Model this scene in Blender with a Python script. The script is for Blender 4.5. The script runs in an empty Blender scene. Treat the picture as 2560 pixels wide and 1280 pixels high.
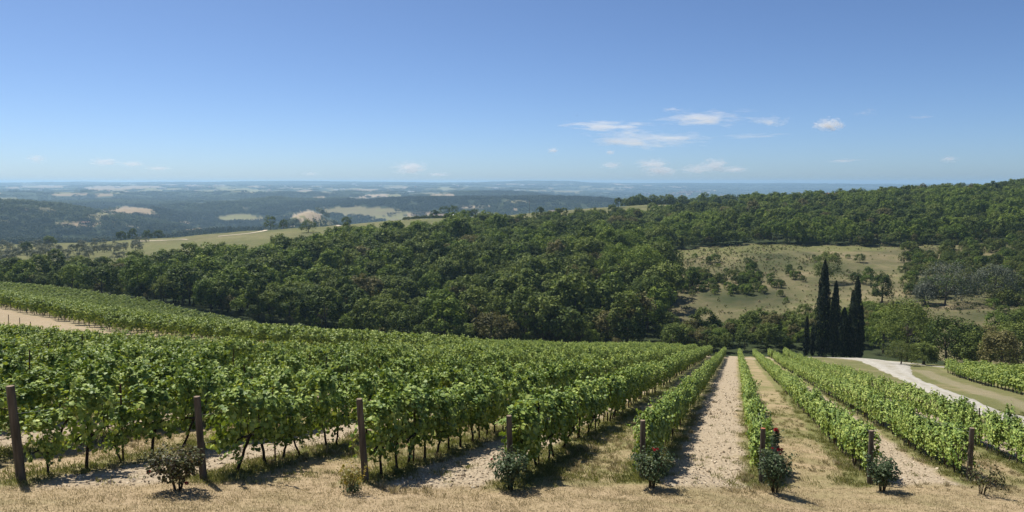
import bpy, math, random
import numpy as np

# ------------------------------------------------------------------ scene, camera, light
sc = bpy.context.scene
col = sc.collection
FPX, PITCH = 1850.0, math.atan(0.1)
cam_d = bpy.data.cameras.new('camera')
cam_d.sensor_width = 36.0
cam_d.lens = FPX / 2560 * 36
cam_d.clip_start = 0.1
cam_d.clip_end = 200000
cam = bpy.data.objects.new('camera', cam_d)
col.objects.link(cam)
cam.location = (0, 0, 0)
cam.rotation_euler = (math.pi / 2 - PITCH, 0, 0)
sc.camera = cam

SUN_EL, SUN_AZ = math.radians(58), math.radians(-42)       # azimuth from +Y towards +X
world = bpy.data.worlds.new('World')
sc.world = world
world.use_nodes = True
wn = world.node_tree
wn.nodes.clear()
sky = wn.nodes.new('ShaderNodeTexSky')
sky.sky_type = 'NISHITA'
sky.sun_disc = False
sky.sun_elevation = SUN_EL
sky.sun_rotation = SUN_AZ
sky.altitude = 1500
sky.air_density = 0.7
sky.dust_density = 2.0
sky.ozone_density = 1.0
bg = wn.nodes.new('ShaderNodeBackground')
bg.inputs['Strength'].default_value = 0.075
wo = wn.nodes.new('ShaderNodeOutputWorld')
wb = wn.nodes.new('ShaderNodeMix')                          # one white balance for the whole sky
wb.data_type = 'RGBA'; wb.blend_type = 'MULTIPLY'; wb.inputs[0].default_value = 1.0
wb.inputs[7].default_value = (0.816, 1.0, 1.223, 1)
wn.links.new(sky.outputs[0], wb.inputs[6])
wn.links.new(wb.outputs[2], bg.inputs[0])
wn.links.new(bg.outputs[0], wo.inputs[0])

sun_d = bpy.data.lights.new('sun', 'SUN')
sun_d.energy = 5.0
sun_d.angle = math.radians(0.53)
sun_d.color = (1.0, 0.95, 0.87)
sun = bpy.data.objects.new('sun', sun_d)
col.objects.link(sun)
from mathutils import Vector
sdir = Vector((math.cos(SUN_EL) * math.sin(SUN_AZ), math.cos(SUN_EL) * math.cos(SUN_AZ), math.sin(SUN_EL)))
sun.rotation_euler = sdir.to_track_quat('Z', 'Y').to_euler()
sun.location = (0, 0, 60)

sc.view_settings.view_transform = 'Standard'
sc.view_settings.look = 'None'
sc.view_settings.exposure = 0.4
sc.view_settings.gamma = 1.0
sc.view_settings.use_curve_mapping = False
sc.render.engine = 'CYCLES'
cy = sc.cycles
cy.use_denoising = True
cy.max_bounces = 6
cy.diffuse_bounces = 2
cy.transmission_bounces = 4
cy.glossy_bounces = 2
cy.volume_bounces = 1
cy.transparent_max_bounces = 8
cy.caustics_reflective = False
cy.caustics_refractive = False

rng = np.random.default_rng(7)
random.seed(7)

# ------------------------------------------------------------------ small helpers
def smooth(a, b, x):
    t = np.clip((np.asarray(x, float) - a) / (b - a), 0, 1)
    return t * t * (3 - 2 * t)

def mesh(name, V, F, mats=(), midx=None, shade=False):
    """V (n,3), F (m,k) array or list of tuples -> mesh data."""
    me = bpy.data.meshes.new(name)
    V = np.asarray(V, np.float32)
    if isinstance(F, np.ndarray):
        m, k = F.shape
        me.vertices.add(len(V)); me.vertices.foreach_set('co', V.ravel())
        me.loops.add(m * k); me.loops.foreach_set('vertex_index', F.astype(np.int32).ravel())
        me.polygons.add(m)
        me.polygons.foreach_set('loop_start', np.arange(0, m * k, k, dtype=np.int32))
        me.polygons.foreach_set('loop_total', np.full(m, k, np.int32))
        me.update(calc_edges=True)
    else:
        me.from_pydata([tuple(v) for v in V], [], F)
        me.update()
    for mt in mats:
        me.materials.append(mt)
    if midx is not None:
        me.polygons.foreach_set('material_index', np.asarray(midx, np.int32))
    if shade:
        me.polygons.foreach_set('use_smooth', np.ones(len(me.polygons), bool))
    return me

def ob(name, data, parent=None, loc=None, link=True):
    o = bpy.data.objects.new(name, data)
    if link:
        col.objects.link(o)
    if parent is not None:
        o.parent = parent
    if loc is not None:
        o.location = loc
    return o

def tag(o, label=None, cat=None, group=None, kind=None):
    if label: o['label'] = label
    if cat: o['category'] = cat
    if group: o['group'] = group
    if kind: o['kind'] = kind
    return o

def empty(name, loc, rz=0.0):
    o = ob(name, None, loc=loc)
    o.empty_display_size = 0.2
    o.rotation_euler = (0, 0, rz)
    return o

def copy_child(src, parent):
    c = src.copy(); col.objects.link(c); c.parent = parent
    return c

class Acc:
    """collects mixed polygons of one mesh"""
    def __init__(s): s.V, s.F, s.M, s.n = [], [], [], 0
    def add(s, V, F, m=0):
        V = np.asarray(V, float)
        s.V.append(V); s.F += [tuple(int(i) + s.n for i in f) for f in F]; s.M += [m] * len(F); s.n += len(V)
    def mesh(s, name, mats, shade=False):
        return mesh(name, np.concatenate(s.V), s.F, mats, s.M, shade)

def tube(pts, rad, k=7, cap=True):
    pts = np.asarray(pts, float); n = len(pts)
    V, F = [], []
    for i in range(n):
        d = pts[min(i + 1, n - 1)] - pts[max(i - 1, 0)]
        d /= np.linalg.norm(d) + 1e-9
        a = np.cross(d, [0.31, 0.95, 0.05]); a /= np.linalg.norm(a) + 1e-9
        b = np.cross(d, a)
        for j in range(k):
            t = 2 * math.pi * j / k
            V.append(pts[i] + rad[i] * (a * math.cos(t) + b * math.sin(t)))
    for i in range(n - 1):
        for j in range(k):
            F.append((i * k + j, i * k + (j + 1) % k, (i + 1) * k + (j + 1) % k, (i + 1) * k + j))
    if cap:
        F.append(tuple(range(k))[::-1]); F.append(tuple((n - 1) * k + j for j in range(k)))
    return np.array(V), F

def box(x0, x1, y0, y1, z0, z1):
    V = [(x, y, z) for z in (z0, z1) for y in (y0, y1) for x in (x0, x1)]
    return np.array(V, float), [(0, 2, 3, 1), (4, 5, 7, 6), (0, 1, 5, 4), (1, 3, 7, 5), (3, 2, 6, 7), (2, 0, 4, 6)]

def unit(a):
    return a / (np.linalg.norm(a, axis=-1, keepdims=True) + 1e-9)

def leaves(P, N, T, S):
    """lobed, folded leaves: six points, two quads each"""
    N = unit(N); T = unit(T - N * np.sum(N * T, -1, keepdims=True)); B = np.cross(N, T); S = S[:, None]
    vs = [P - T * S * .42, P + T * S * .55,
          P - T * S * .40 - B * S * .44 + N * S * .09, P + T * S * .20 - B * S * .46 + N * S * .12,
          P - T * S * .40 + B * S * .44 + N * S * .09, P + T * S * .20 + B * S * .46 + N * S * .12]
    V = np.stack(vs, 1).reshape(-1, 3)
    o = np.arange(len(P))[:, None] * 6
    F = np.concatenate([o + np.array([[0, 1, 3, 2]]), o + np.array([[0, 4, 5, 1]])], 0)
    return V, F

def quads(P, N, T, S, w=.7):
    N = unit(N); T = unit(T - N * np.sum(N * T, -1, keepdims=True)); B = np.cross(N, T); S = S[:, None]
    V = np.stack([P - T * S * .5, P + B * S * .5 * w, P + T * S * .5, P - B * S * .5 * w], 1).reshape(-1, 3)
    F = np.arange(len(P))[:, None] * 4 + np.array([[0, 1, 2, 3]])
    return V, F

def rdir(n, r=rng):
    return unit(r.normal(size=(n, 3)))

ORD = ['', 'first', 'second', 'third', 'fourth', 'fifth', 'sixth', 'seventh', 'eighth', 'ninth', 'tenth', 'eleventh', 'twelfth',
       'thirteenth', 'fourteenth', 'fifteenth', 'sixteenth', 'seventeenth', 'eighteenth', 'nineteenth']
TENS = ['', '', 'twent', 'thirt', 'fort', 'fift', 'sixt', 'sevent', 'eight', 'ninet']
def ordinal(k):
    if k < 20: return ORD[k]
    if k >= 100: return 'hundred and ' + ordinal(k - 100) if k > 100 else 'hundredth'
    return TENS[k // 10] + ('ieth' if k % 10 == 0 else 'y-' + ORD[k % 10])

# ------------------------------------------------------------------ value noise
def vnoise(x, y, seed=0):
    xi, yi = np.floor(x).astype(np.int64), np.floor(y).astype(np.int64)
    fx, fy = x - xi, y - yi
    fx, fy = fx * fx * (3 - 2 * fx), fy * fy * (3 - 2 * fy)
    def h(a, b):
        n = (a * 374761393 + b * 668265263 + seed * 974634211) & 0x7fffffff
        n = ((n ^ (n >> 13)) * 1274126177) & 0x7fffffff
        return ((n ^ (n >> 16)) & 0xffff) / 32767.5 - 1
    return (h(xi, yi) * (1 - fx) + h(xi + 1, yi) * fx) * (1 - fy) + (h(xi, yi + 1) * (1 - fx) + h(xi + 1, yi + 1) * fx) * fy

def fbm(x, y, oct=4, seed=0):
    s, a = 0, 1.0
    for k in range(oct):
        s = s + a * vnoise(x * 2 ** k + 17.3 * k, y * 2 ** k - 9.1 * k, seed + k); a *= .5
    return s

# ------------------------------------------------------------------ terrain
# vineyard rows run along U (down the slope), N is across the rows, to the right
RAZ = math.radians(17.1)
U2 = np.array([math.sin(RAZ), math.cos(RAZ)])
N2 = np.array([math.cos(RAZ), -math.sin(RAZ)])
P0 = np.array([-10.1, 14.7]); E2 = np.array([3.36, 0.895])
N0 = float(P0 @ N2); SPC = float(E2 @ N2); US0 = float(P0 @ U2); USK = float(E2 @ U2)
SLOPE, C0 = 0.2048, 3.88

TPX = np.array([-900, -300, 0, 320, 640, 960, 1280, 1600, 1920, 2240, 2560, 3200.])
TD = np.array([200, 240, 300, 380, 480, 600, 750, 1000.])
TZ = np.array([
    [-26, -33, -38, -40, -44, -47, -62, -85],
    [-27.5, -34, -38, -41, -46.5, -50.5, -66, -88],
    [-29, -34.5, -38, -41, -46.5, -50.5, -66, -88],
    [-31.5, -38, -40, -39, -44, -47, -60, -88],
    [-37.5, -41, -40, -38, -37, -37.5, -52, -85],
    [-43, -44, -40, -36.5, -38, -36, -37.5, -78],
    [-44, -44, -39, -34, -34.5, -33.5, -33, -75],
    [-43, -41, -36, -32.5, -33.5, -25, -20.5, -70],
    [-42, -39, -33.5, -28, -24.5, -21.5, -26, -65],
    [-38, -36, -32, -27, -19.5, -15, -20, -60],
    [-34, -32, -29, -22, -13, -7, -15, -60],
    [-30, -28, -25, -18, -8, -1, -10, -60]])
FD = np.array([1500, 2000, 2700, 3500, 4100, 4600, 6000, 7000, 8000, 10000, 12500, 17000.])
FZL = np.array([-118, -128, -124, -116, -108, -82, -76, -70, -60, -40, -9, -20.])
FZR = np.array([-122, -135, -142, -152, -158, -160, -165, -150, -146, -100, -40, -12.])
ALLD = np.concatenate([TD, FD]); LD = np.log(ALLD)
GS = np.linspace(-1.3, 1.3, 261); GL = np.linspace(math.log(200), math.log(17000), 400)
def _grid():
    cols = []
    for k, px in enumerate(TPX):
        w = float(smooth(1400, 1680, px))
        cols.append(np.interp(GL, LD, np.concatenate([TZ[k], FZL * (1 - w) + FZR * w])))
    cols = np.array(cols)
    ss = (TPX - 1280) / FPX
    G = np.array([[0.0]])
    G = np.stack([np.interp(GS, ss, cols[:, j]) for j in range(len(GL))], 1)
    for _ in range(2):                                   # soften the creases
        G = np.apply_along_axis(lambda v: np.convolve(np.pad(v, 6, 'edge'), np.ones(13) / 13, 'valid'), 0, G)
        G = np.apply_along_axis(lambda v: np.convolve(np.pad(v, 3, 'edge'), np.ones(7) / 7, 'valid'), 1, G)
    return G
GRID = _grid()

# hills of the far valley: pixel column they stand at, distance, crest height, half widths in metres
HILLS = [(-40, 1700, -50, 190, 330), (335, 2300, -82, 95, 190), (770, 1500, -60, 42, 110), (1330, 3000, -64, 430, 330),
         (1120, 2900, -66, 300, 220), (1320, 12600, 12, 330, 600), (1405, 12600, 9, 300, 500), (720, 12300, 6, 900, 600),
         (1735, 7000, -96, 150, 200), (2040, 13000, -30, 900, 500), (2230, 13000, -32, 700, 500), (560, 2900, -88, 210, 260),
         (900, 3300, -80, 330, 260), (160, 3200, -92, 380, 260), (560, 1350, -92, 90, 140)]

def Z(x, y):
    x = np.asarray(x, float); y = np.asarray(y, float)
    r = np.hypot(x, y)
    yy = np.maximum(y, 1e-3)
    s = np.where(y > 0.05 * r, x / np.maximum(yy, 0.05 * r + 1e-6), np.sign(x) * 3)
    s = np.clip(s, -1.28, 1.28)
    D = np.where(np.abs(s) < 1.27, y, r / math.sqrt(1 + 1.28 ** 2))
    n = x * N2[0] + y * N2[1]; u = x * U2[0] + y * U2[1]
    pl = -(C0 + SLOPE * u)
    pl = np.where(pl > -2.2, -2.2 + (pl + 2.2) * .05, pl)
    pl = pl + 6 * smooth(-50, -190, n) * smooth(30, 90, u) - 1.7 * np.exp(-((u - 56) / 10) ** 2 / 2) * smooth(-20, -40, n)
    pl = pl - np.interp(n, [-195, -157, -119, -75, -38, -18], [0, 2.3, 3.9, 4.6, 2.0, 0]) * smooth(72, 140, u)
    pl = pl + 1.3 * np.exp(-((n - 28) / 16) ** 2 / 2 - ((u - 160) / 22) ** 2 / 2)
    pl = pl + 0.05 * vnoise(x * .9, y * .9, 3) + 0.10 * vnoise(x * .25, y * .25, 4)
    L = np.log(np.clip(D, 200.01, 16999))
    a = (s - GS[0]) / (GS[1] - GS[0]); b = (L - GL[0]) / (GL[1] - GL[0])
    i = np.clip(a.astype(int), 0, len(GS) - 2); j = np.clip(b.astype(int), 0, len(GL) - 2)
    fa, fb = a - i, b - j
    t = (GRID[i, j] * (1 - fa) * (1 - fb) + GRID[i + 1, j] * fa * (1 - fb) + GRID[i, j + 1] * (1 - fa) * fb + GRID[i + 1, j + 1] * fa * fb)
    t = t + 1.2 * smooth(220, 350, D) * fbm(x / 60, y / 60, 3, 11)
    amp = 30 * smooth(1000, 1700, D) + 14 * smooth(1800, 2800, D) - 32 * smooth(4100, 5200, D)
    t = t + amp * (.75 * fbm(x / 900, y / 620, 5, 21) + .35 - 1.1 * np.abs(vnoise(x / 700 + 3, y / 520, 23)))
    t = t + 11 * smooth(6000, 10500, D) * fbm(x / 1500, y / 2600, 3, 27)
    for px, hd, hz, sx, sy in HILLS:
        hx = (px - 1280) / FPX * hd
        g = np.exp(-((x - hx) / sx) ** 2 / 2 - ((y - hd) / sy) ** 2 / 2)
        t = t + np.maximum(hz - t, 0) * g
    w = smooth(148, 200, D)
    z = pl * (1 - w) + t * w
    return np.where(r > 15500, z - (r - 15500) * .05, z)

CP, SP = math.cos(PITCH), math.sin(PITCH)
def proj(x, y, z):
    f = y * CP - z * SP; up = y * SP + z * CP
    f = np.where(f > .01, f, .01)
    return 1280 + FPX * x / f, 640 - FPX * up / f

def ground_at(px, py, dmin=5, dmax=16000):
    """where the sight line of that spot of the view meets the terrain"""
    h, v = (px - 1280) / FPX, (640 - py) / FPX
    d = np.array([h, CP + v * SP, -SP + v * CP])
    ts = np.geomspace(dmin, dmax, 6000)
    below = ts * d[2] < Z(ts * d[0], ts * d[1])
    k = int(np.argmax(below)) if below.any() else len(ts) - 1
    return d[0] * ts[k], d[1] * ts[k], float(Z(d[0] * ts[k], d[1] * ts[k]))

def at_col(px, D):
    x = (px - 1280) / FPX * D
    return x, D, float(Z(x, D))

def NU(x, y):
    return x * N2[0] + y * N2[1], x * U2[0] + y * U2[1]
def XY(n, u):
    return n * N2[0] + u * U2[0], n * N2[1] + u * U2[1]

# ------------------------------------------------------------------ where things grow
def u_start(n): return US0 + (n - N0) / SPC * USK
def block_one_end(n): return np.where(n > -31.5, 162.0, np.interp(n, [-110, -76, -51, -31.5], [50, 57, 63, 67]))
def block_two_start(n): return np.interp(n, [-200, -130, -101, -73, -34], [112, 92, 81, 71, 70])
BLOCK_TWO_END = 157.0

def wood_mask(x, y):
    D = y; px = 1280 + FPX * x / np.maximum(y, 1)
    lo = np.interp(px, [-400, 0, 320, 640, 960, 1280, 1600, 1690], [236, 232, 214, 196, 188, 184, 186, 192])
    hi = np.interp(px, [-400, 0, 200, 320, 640, 960, 1280, 1500, 1690], [272, 280, 292, 300, 345, 440, 520, 550, 345])
    a = (px < 1662) & (D > lo) & (D < hi)
    lo2 = np.interp(px, [1500, 1660, 1760, 1920, 2240, 2560, 3000], [380, 352, 360, 358, 338, 325, 318])
    hi2 = np.interp(px, [1250, 1480, 1580, 1590, 1850, 1860, 3000], [540, 560, 570, 560, 570, 720, 720])
    b = (px > 1250) & (D > lo2) & (D < hi2) & ~((px < 1500) & (D < 400))
    c = (px > 1560) & (px < 1880) & (D > 755) & (D < 800)
    c = c | ((px > 1680) & (px < 2190) & (D > 175) & (D < 207))
    lo3 = np.interp(px, [2185, 2300, 2440, 2560, 2700], [174, 152, 140, 126, 118]); hi3 = np.interp(px, [2185, 2330, 2360, 2560], [203, 195, 166, 160])
    c = c | ((px > 2185) & (D > lo3) & (D < hi3))
    return a, b, c

def meadow_mask(x, y):
    px = 1280 + FPX * x / np.maximum(y, 1)
    return ((px > 1630) & (y > 200) & (y < 372)) | ((px > 2335) & (y > 158) & (y < 372))

# pale and green fields of the far country: centre column, centre row, half width, half height, kind, lean
FIELDS = [(110, 467, 62, 3.6, 't'), (35, 470, 16, 2.6, 't'), (265, 472, 62, 7, 't'), (350, 469, 50, 4.6, 't'), (205, 486, 66, 3, 't'), (300, 480, 40, 2, 't'),
          (478, 465, 22, 3, 't'), (640, 466, 18, 2, 't'), (420, 463, 25, 2, 't'), (590, 476, 70, 3.5, 'g'), (560, 470, 30, 3, 'g'),
          (320, 529, 58, 12, 't'), (262, 541, 42, 8, 'm'), (370, 538, 32, 3.5, 't'), (195, 561, 50, 7, 't'), (770, 539, 36, 15, 'b'),
          (505, 576, 46, 4, 't'), (455, 557, 40, 3, 't'), (590, 546, 62, 9, 'g'), (950, 490, 60, 5, 'b'), (900, 498, 34, 4, 'b'), (1075, 487, 55, 2.5, 't'),
          (900, 530, 110, 13, 'm'), (985, 545, 70, 6, 'g'), (1045, 534, 36, 5, 't'), (800, 556, 60, 4, 'g'), (1180, 517, 50, 3, 'b'),
          (1000, 468, 30, 2, 'w'), (1285, 461, 26, 1.6, 'w'), (1100, 474, 40, 2, 'g'), (1420, 478, 50, 2, 'm'), (860, 475, 40, 2.5, 'm'), (1240, 470, 50, 2, 'm'),
          (1510, 472, 50, 1.6, 'm'), (1690, 468, 30, 1, 't'), (1770, 476, 25, 1, 't'), (680, 480, 60, 2.5, 'g'), (740, 472, 40, 2, 'm')]
_fr = np.random.default_rng(5)
for _k in range(95):                                           # the patchwork of small fields on the plateau
    _y = _fr.uniform(459.5, 484); _s = (_y - 452) / 18
    FIELDS.append((_fr.uniform(-40, 1660), _y, _fr.uniform(7, 34) * (.5 + .5 * _s), _fr.uniform(.7, 1.8) * (.45 + .75 * _s), 'tmgwmg'[int(_fr.integers(6))]))
for _k in range(34):                                           # and clearings on the valley sides
    FIELDS.append((_fr.uniform(-40, 1300), _fr.uniform(488, 585), _fr.uniform(10, 34), _fr.uniform(1.5, 4.5), 'gmmgt'[int(_fr.integers(5))]))
COLS = {'t': (0, 0, 0, 1), 'b': (1, 0, 0, .35), 'g': (0, 1, 0, .1), 'm': (0, .55, .35, .1), 'w': (0, 0, 0, 1)}

def cover(x, y, z):
    """per point: bare soil, green grass, forest floor, pale field (0..1 each)"""
    r = np.hypot(x, y); n, u = NU(x, y)
    out = np.zeros(x.shape + (4,))
    k = (n - N0) / SPC
    fr = k - np.floor(k)
    lane = np.floor(k).astype(int) % 2 == 0
    inb = smooth(-.9, -.1, u - u_start(n) + .5 * vnoise(x * .8, y * .8, 5)) * (u < block_one_end(n) - 1) * (n < 11.3)
    edge = np.minimum(fr, 1 - fr) * SPC
    bare = inb * lane * smooth(.35, .7, edge + .25 * vnoise(x * 1.3, y * 1.3, 6))
    green = inb * (~lane) * (.35 + .35 * vnoise(x * .5, y * .5, 8)) + inb * (1 - smooth(.3, .75, edge)) * .75
    head = (u > 139) & (u < 146) & (n > -22) & (n < 30)
    bare = np.where(head, .8, bare)
    # dirt tracks round block two
    gap = (n < -31.5) & (u > block_one_end(n) - 1) & (u < block_two_start(n) + 4)
    bare = np.where(gap, .55, bare); green = np.where(gap, .05, green)
    out[..., 3] = np.where(gap, .15, out[..., 3])
    g2 = (n > -34) & (n < -31) & (u > 66) & (u < 165)
    bare = np.where(g2, .6, bare)
    b2 = (n < -34) & (u > block_two_start(n)) & (u < BLOCK_TWO_END)
    green = np.where(b2, .5, green)
    # verge right of the gravel road
    vg = (n > 11.3) & (u > 5) & (u < 175)
    green = np.where(vg, .85 + .3 * vnoise(x * .2, y * .2, 9), green)
    nb = n - (26.5 + .11 * (u - 80))
    bv = .6 * smooth(-5, -4.2, nb) * (1 - smooth(-2.6, -1.8, nb)) * (u < 132) * (u > 5)
    bare = np.where(vg, bv * .8, bare)
    vgd = vg & (nb < 0)
    end = (u > 163) & (u < 174) & (n > -40) & (n < 12)
    bare = np.where(end, .5, bare)
    # woods, meadow, ridge fields
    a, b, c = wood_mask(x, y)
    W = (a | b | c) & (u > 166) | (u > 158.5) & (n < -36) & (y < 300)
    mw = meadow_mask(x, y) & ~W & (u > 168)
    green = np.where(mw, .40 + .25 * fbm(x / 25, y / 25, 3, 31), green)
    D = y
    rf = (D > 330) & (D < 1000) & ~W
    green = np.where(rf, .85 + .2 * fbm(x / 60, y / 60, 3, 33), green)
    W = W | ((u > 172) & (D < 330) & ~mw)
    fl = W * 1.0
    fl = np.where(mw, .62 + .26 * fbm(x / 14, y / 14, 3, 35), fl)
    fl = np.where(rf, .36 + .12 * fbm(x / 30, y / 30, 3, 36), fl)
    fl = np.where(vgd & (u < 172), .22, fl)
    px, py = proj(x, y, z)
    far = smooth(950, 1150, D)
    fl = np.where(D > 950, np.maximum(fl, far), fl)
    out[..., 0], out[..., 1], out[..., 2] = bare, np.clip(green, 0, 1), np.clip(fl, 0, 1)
    wob = .45 * vnoise(px * .09, py * .35, 41) + .4 * vnoise(px * .27, py * .8, 42)
    for cx, cy_, rx, ry, kd in FIELDS:
        d = ((px - cx) / rx) ** 2 + ((py - cy_) / ry) ** 2
        m = (d + wob < 1) & (D > 640)
        out[m] = COLS[kd]
    # ridge field strips
    m = (D > 600) & (D < 900) & (px > 1195) & (px < 1262) & (py > 527)
    out[m] = (0, 0, 0, 1)
    return out

# ------------------------------------------------------------------ material helpers
def new_mat(name):
    m = bpy.data.materials.new(name); m.use_nodes = True
    nt = m.node_tree; nt.nodes.clear()
    return m, nt
def N(nt, t, **kw):
    nd = nt.nodes.new(t)
    for k, v in kw.items():
        if k in nd.inputs: nd.inputs[k].default_value = v
        else: setattr(nd, k, v)
    return nd
def ramp(nt, stops, src=None):
    r = nt.nodes.new('ShaderNodeValToRGB')
    e = r.color_ramp.elements
    while len(e) < len(stops): e.new(.5)
    for el, (p, c) in zip(e, stops):
        el.position = p; el.color = (*c, 1)
    if src: nt.links.new(src, r.inputs[0])
    return r.outputs[0]
def mix(nt, f, a, b, mode='MIX'):
    m = nt.nodes.new('ShaderNodeMix'); m.data_type = 'RGBA'; m.blend_type = mode
    for i, v in ((0, f), (6, a), (7, b)):
        if hasattr(v, 'is_output') or isinstance(v, bpy.types.NodeSocket): nt.links.new(v, m.inputs[i])
        elif i == 0: m.inputs[0].default_value = v
        else: m.inputs[i].default_value = (*v, 1)
    return m.outputs[2]
def math_(nt, op, a, b=0.0, clamp=False):
    m = nt.nodes.new('ShaderNodeMath'); m.operation = op; m.use_clamp = clamp
    for i, v in ((0, a), (1, b)):
        if isinstance(v, bpy.types.NodeSocket): nt.links.new(v, m.inputs[i])
        else: m.inputs[i].default_value = v
    return m.outputs[0]
def noise(nt, scale, detail=4, vec=None, rough=.6):
    n = N(nt, 'ShaderNodeTexNoise'); n.inputs['Scale'].default_value = scale; n.inputs['Detail'].default_value = detail
    n.inputs['Roughness'].default_value = rough
    if vec: nt.links.new(vec, n.inputs['Vector'])
    return n.outputs['Fac']
def finish(nt, shader, disp=None):
    o = nt.nodes.new('ShaderNodeOutputMaterial'); nt.links.new(shader, o.inputs[0])

def leaf_mat(name, stops, transl=.35, tboost=(1.25, 1.3, .7), rough=.55, obj_w=.35, spec=.25, clump=0.0):
    """leaf: diffuse + light through the blade; colour differs from leaf to leaf and from plant to plant"""
    m, nt = new_mat(name)
    geo = N(nt, 'ShaderNodeNewGeometry'); oi = N(nt, 'ShaderNodeObjectInfo')
    v = math_(nt, 'ADD', math_(nt, 'MULTIPLY', geo.outputs['Random Per Island'], 1 - obj_w), math_(nt, 'MULTIPLY', oi.outputs['Random'], obj_w))
    if clump:
        tc = N(nt, 'ShaderNodeTexCoord')
        v = math_(nt, 'ADD', math_(nt, 'MULTIPLY', v, .55), math_(nt, 'SUBTRACT', math_(nt, 'MULTIPLY', noise(nt, clump, 2, tc.outputs['Object']), 1.5), .5), True)
    c = ramp(nt, stops, v)
    p = N(nt, 'ShaderNodeBsdfPrincipled'); nt.links.new(c, p.inputs['Base Color'])
    p.inputs['Roughness'].default_value = rough; p.inputs['Specular IOR Level'].default_value = spec
    if transl > 0:
        t = N(nt, 'ShaderNodeBsdfTranslucent')
        nt.links.new(mix(nt, 1.0, c, tboost, 'MULTIPLY'), t.inputs[0])
        ms = N(nt, 'ShaderNodeMixShader'); ms.inputs[0].default_value = transl
        nt.links.new(p.outputs[0], ms.inputs[1]); nt.links.new(t.outputs[0], ms.inputs[2])
        finish(nt, ms.outputs[0])
    else:
        finish(nt, p.outputs[0])
    return m

def plain_mat(name, a, b, scale=8, rough=.8, bump=.3, stretch=(1, 1, 1)):
    m, nt = new_mat(name)
    tc = N(nt, 'ShaderNodeTexCoord'); mp = N(nt, 'ShaderNodeMapping'); mp.inputs['Scale'].default_value = stretch
    nt.links.new(tc.outputs['Object'], mp.inputs[0])
    f = noise(nt, scale, 5, mp.outputs[0])
    c = ramp(nt, [(.3, a), (.7, b)], f)
    p = N(nt, 'ShaderNodeBsdfPrincipled'); nt.links.new(c, p.inputs['Base Color']); p.inputs['Roughness'].default_value = rough
    p.inputs['Specular IOR Level'].default_value = .2
    if bump:
        bp = N(nt, 'ShaderNodeBump'); bp.inputs['Strength'].default_value = bump; bp.inputs['Distance'].default_value = .02
        nt.links.new(f, bp.inputs['Height']); nt.links.new(bp.outputs[0], p.inputs['Normal'])
    finish(nt, p.outputs[0])
    return m

def ground_material():
    m, nt = new_mat('ground')
    tc = N(nt, 'ShaderNodeTexCoord'); P = tc.outputs['Object']
    at = N(nt, 'ShaderNodeAttribute'); at.attribute_name = 'cover'
    sep = N(nt, 'ShaderNodeSeparateColor'); nt.links.new(at.outputs['Color'], sep.inputs[0])
    bare, green, forest, pale = sep.outputs[0], sep.outputs[1], sep.outputs[2], at.outputs['Alpha']
    nf = noise(nt, 9.0, 6, P, .7); nm = noise(nt, .9, 5, P); nl = noise(nt, .06, 5, P); nx = noise(nt, .011, 5, P)
    dry = ramp(nt, [(.25, (.19, .15, .08)), (.5, (.34, .265, .15)), (.75, (.48, .385, .235))], nf)
    dry = mix(nt, math_(nt, 'MULTIPLY', nm, .5), dry, (.36, .255, .17))
    pt = noise(nt, .23, 6, P, .65)
    dry = mix(nt, math_(nt, 'MULTIPLY', math_(nt, 'SUBTRACT', pt, .5), 2.6, True), dry, mix(nt, .5, dry, (.50, .38, .26)))
    gr = ramp(nt, [(.25, (.08, .09, .03)), (.5, (.17, .17, .065)), (.8, (.30, .28, .13))], nf)
    g = math_(nt, 'ADD', green, math_(nt, 'ADD', math_(nt, 'MULTIPLY', math_(nt, 'SUBTRACT', nm, .47), 1.5), math_(nt, 'MULTIPLY', math_(nt, 'SUBTRACT', .52, pt), 2.0)), True)
    c = mix(nt, g, dry, gr)
    vo = N(nt, 'ShaderNodeTexVoronoi'); vo.inputs['Scale'].default_value = 9; nt.links.new(P, vo.inputs['Vector'])
    soil = ramp(nt, [(.2, (.25, .20, .135)), (.5, (.425, .355, .25)), (.8, (.58, .495, .365))], nf)
    soil = mix(nt, math_(nt, 'MULTIPLY', vo.outputs['Distance'], .5, True), soil, (.24, .165, .11))
    bf = math_(nt, 'ADD', bare, math_(nt, 'MULTIPLY', math_(nt, 'SUBTRACT', nm, .5), .5), True)
    bf = math_(nt, 'MULTIPLY', bf, math_(nt, 'GREATER_THAN', bare, .02))
    c = mix(nt, bf, c, soil)
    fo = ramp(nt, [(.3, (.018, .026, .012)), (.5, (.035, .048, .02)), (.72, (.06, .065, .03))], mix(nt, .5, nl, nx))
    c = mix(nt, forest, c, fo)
    pa = ramp(nt, [(.3, (.21, .155, .09)), (.7, (.35, .265, .165))], mix(nt, .5, nl, nx))
    c = mix(nt, pale, c, pa)
    p = N(nt, 'ShaderNodeBsdfPrincipled'); nt.links.new(c, p.inputs['Base Color']); p.inputs['Roughness'].default_value = .95
    p.inputs['Specular IOR Level'].default_value = .05
    bp = N(nt, 'ShaderNodeBump'); bp.inputs['Strength'].default_value = .7; bp.inputs['Distance'].default_value = .06
    nt.links.new(math_(nt, 'ADD', nf, math_(nt, 'MULTIPLY', math_(nt, 'MULTIPLY', vo.outputs['Distance'], bare), 1.5)), bp.inputs['Height'])
    nt.links.new(bp.outputs[0], p.inputs['Normal'])
    finish(nt, p.outputs[0])
    return m

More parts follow.
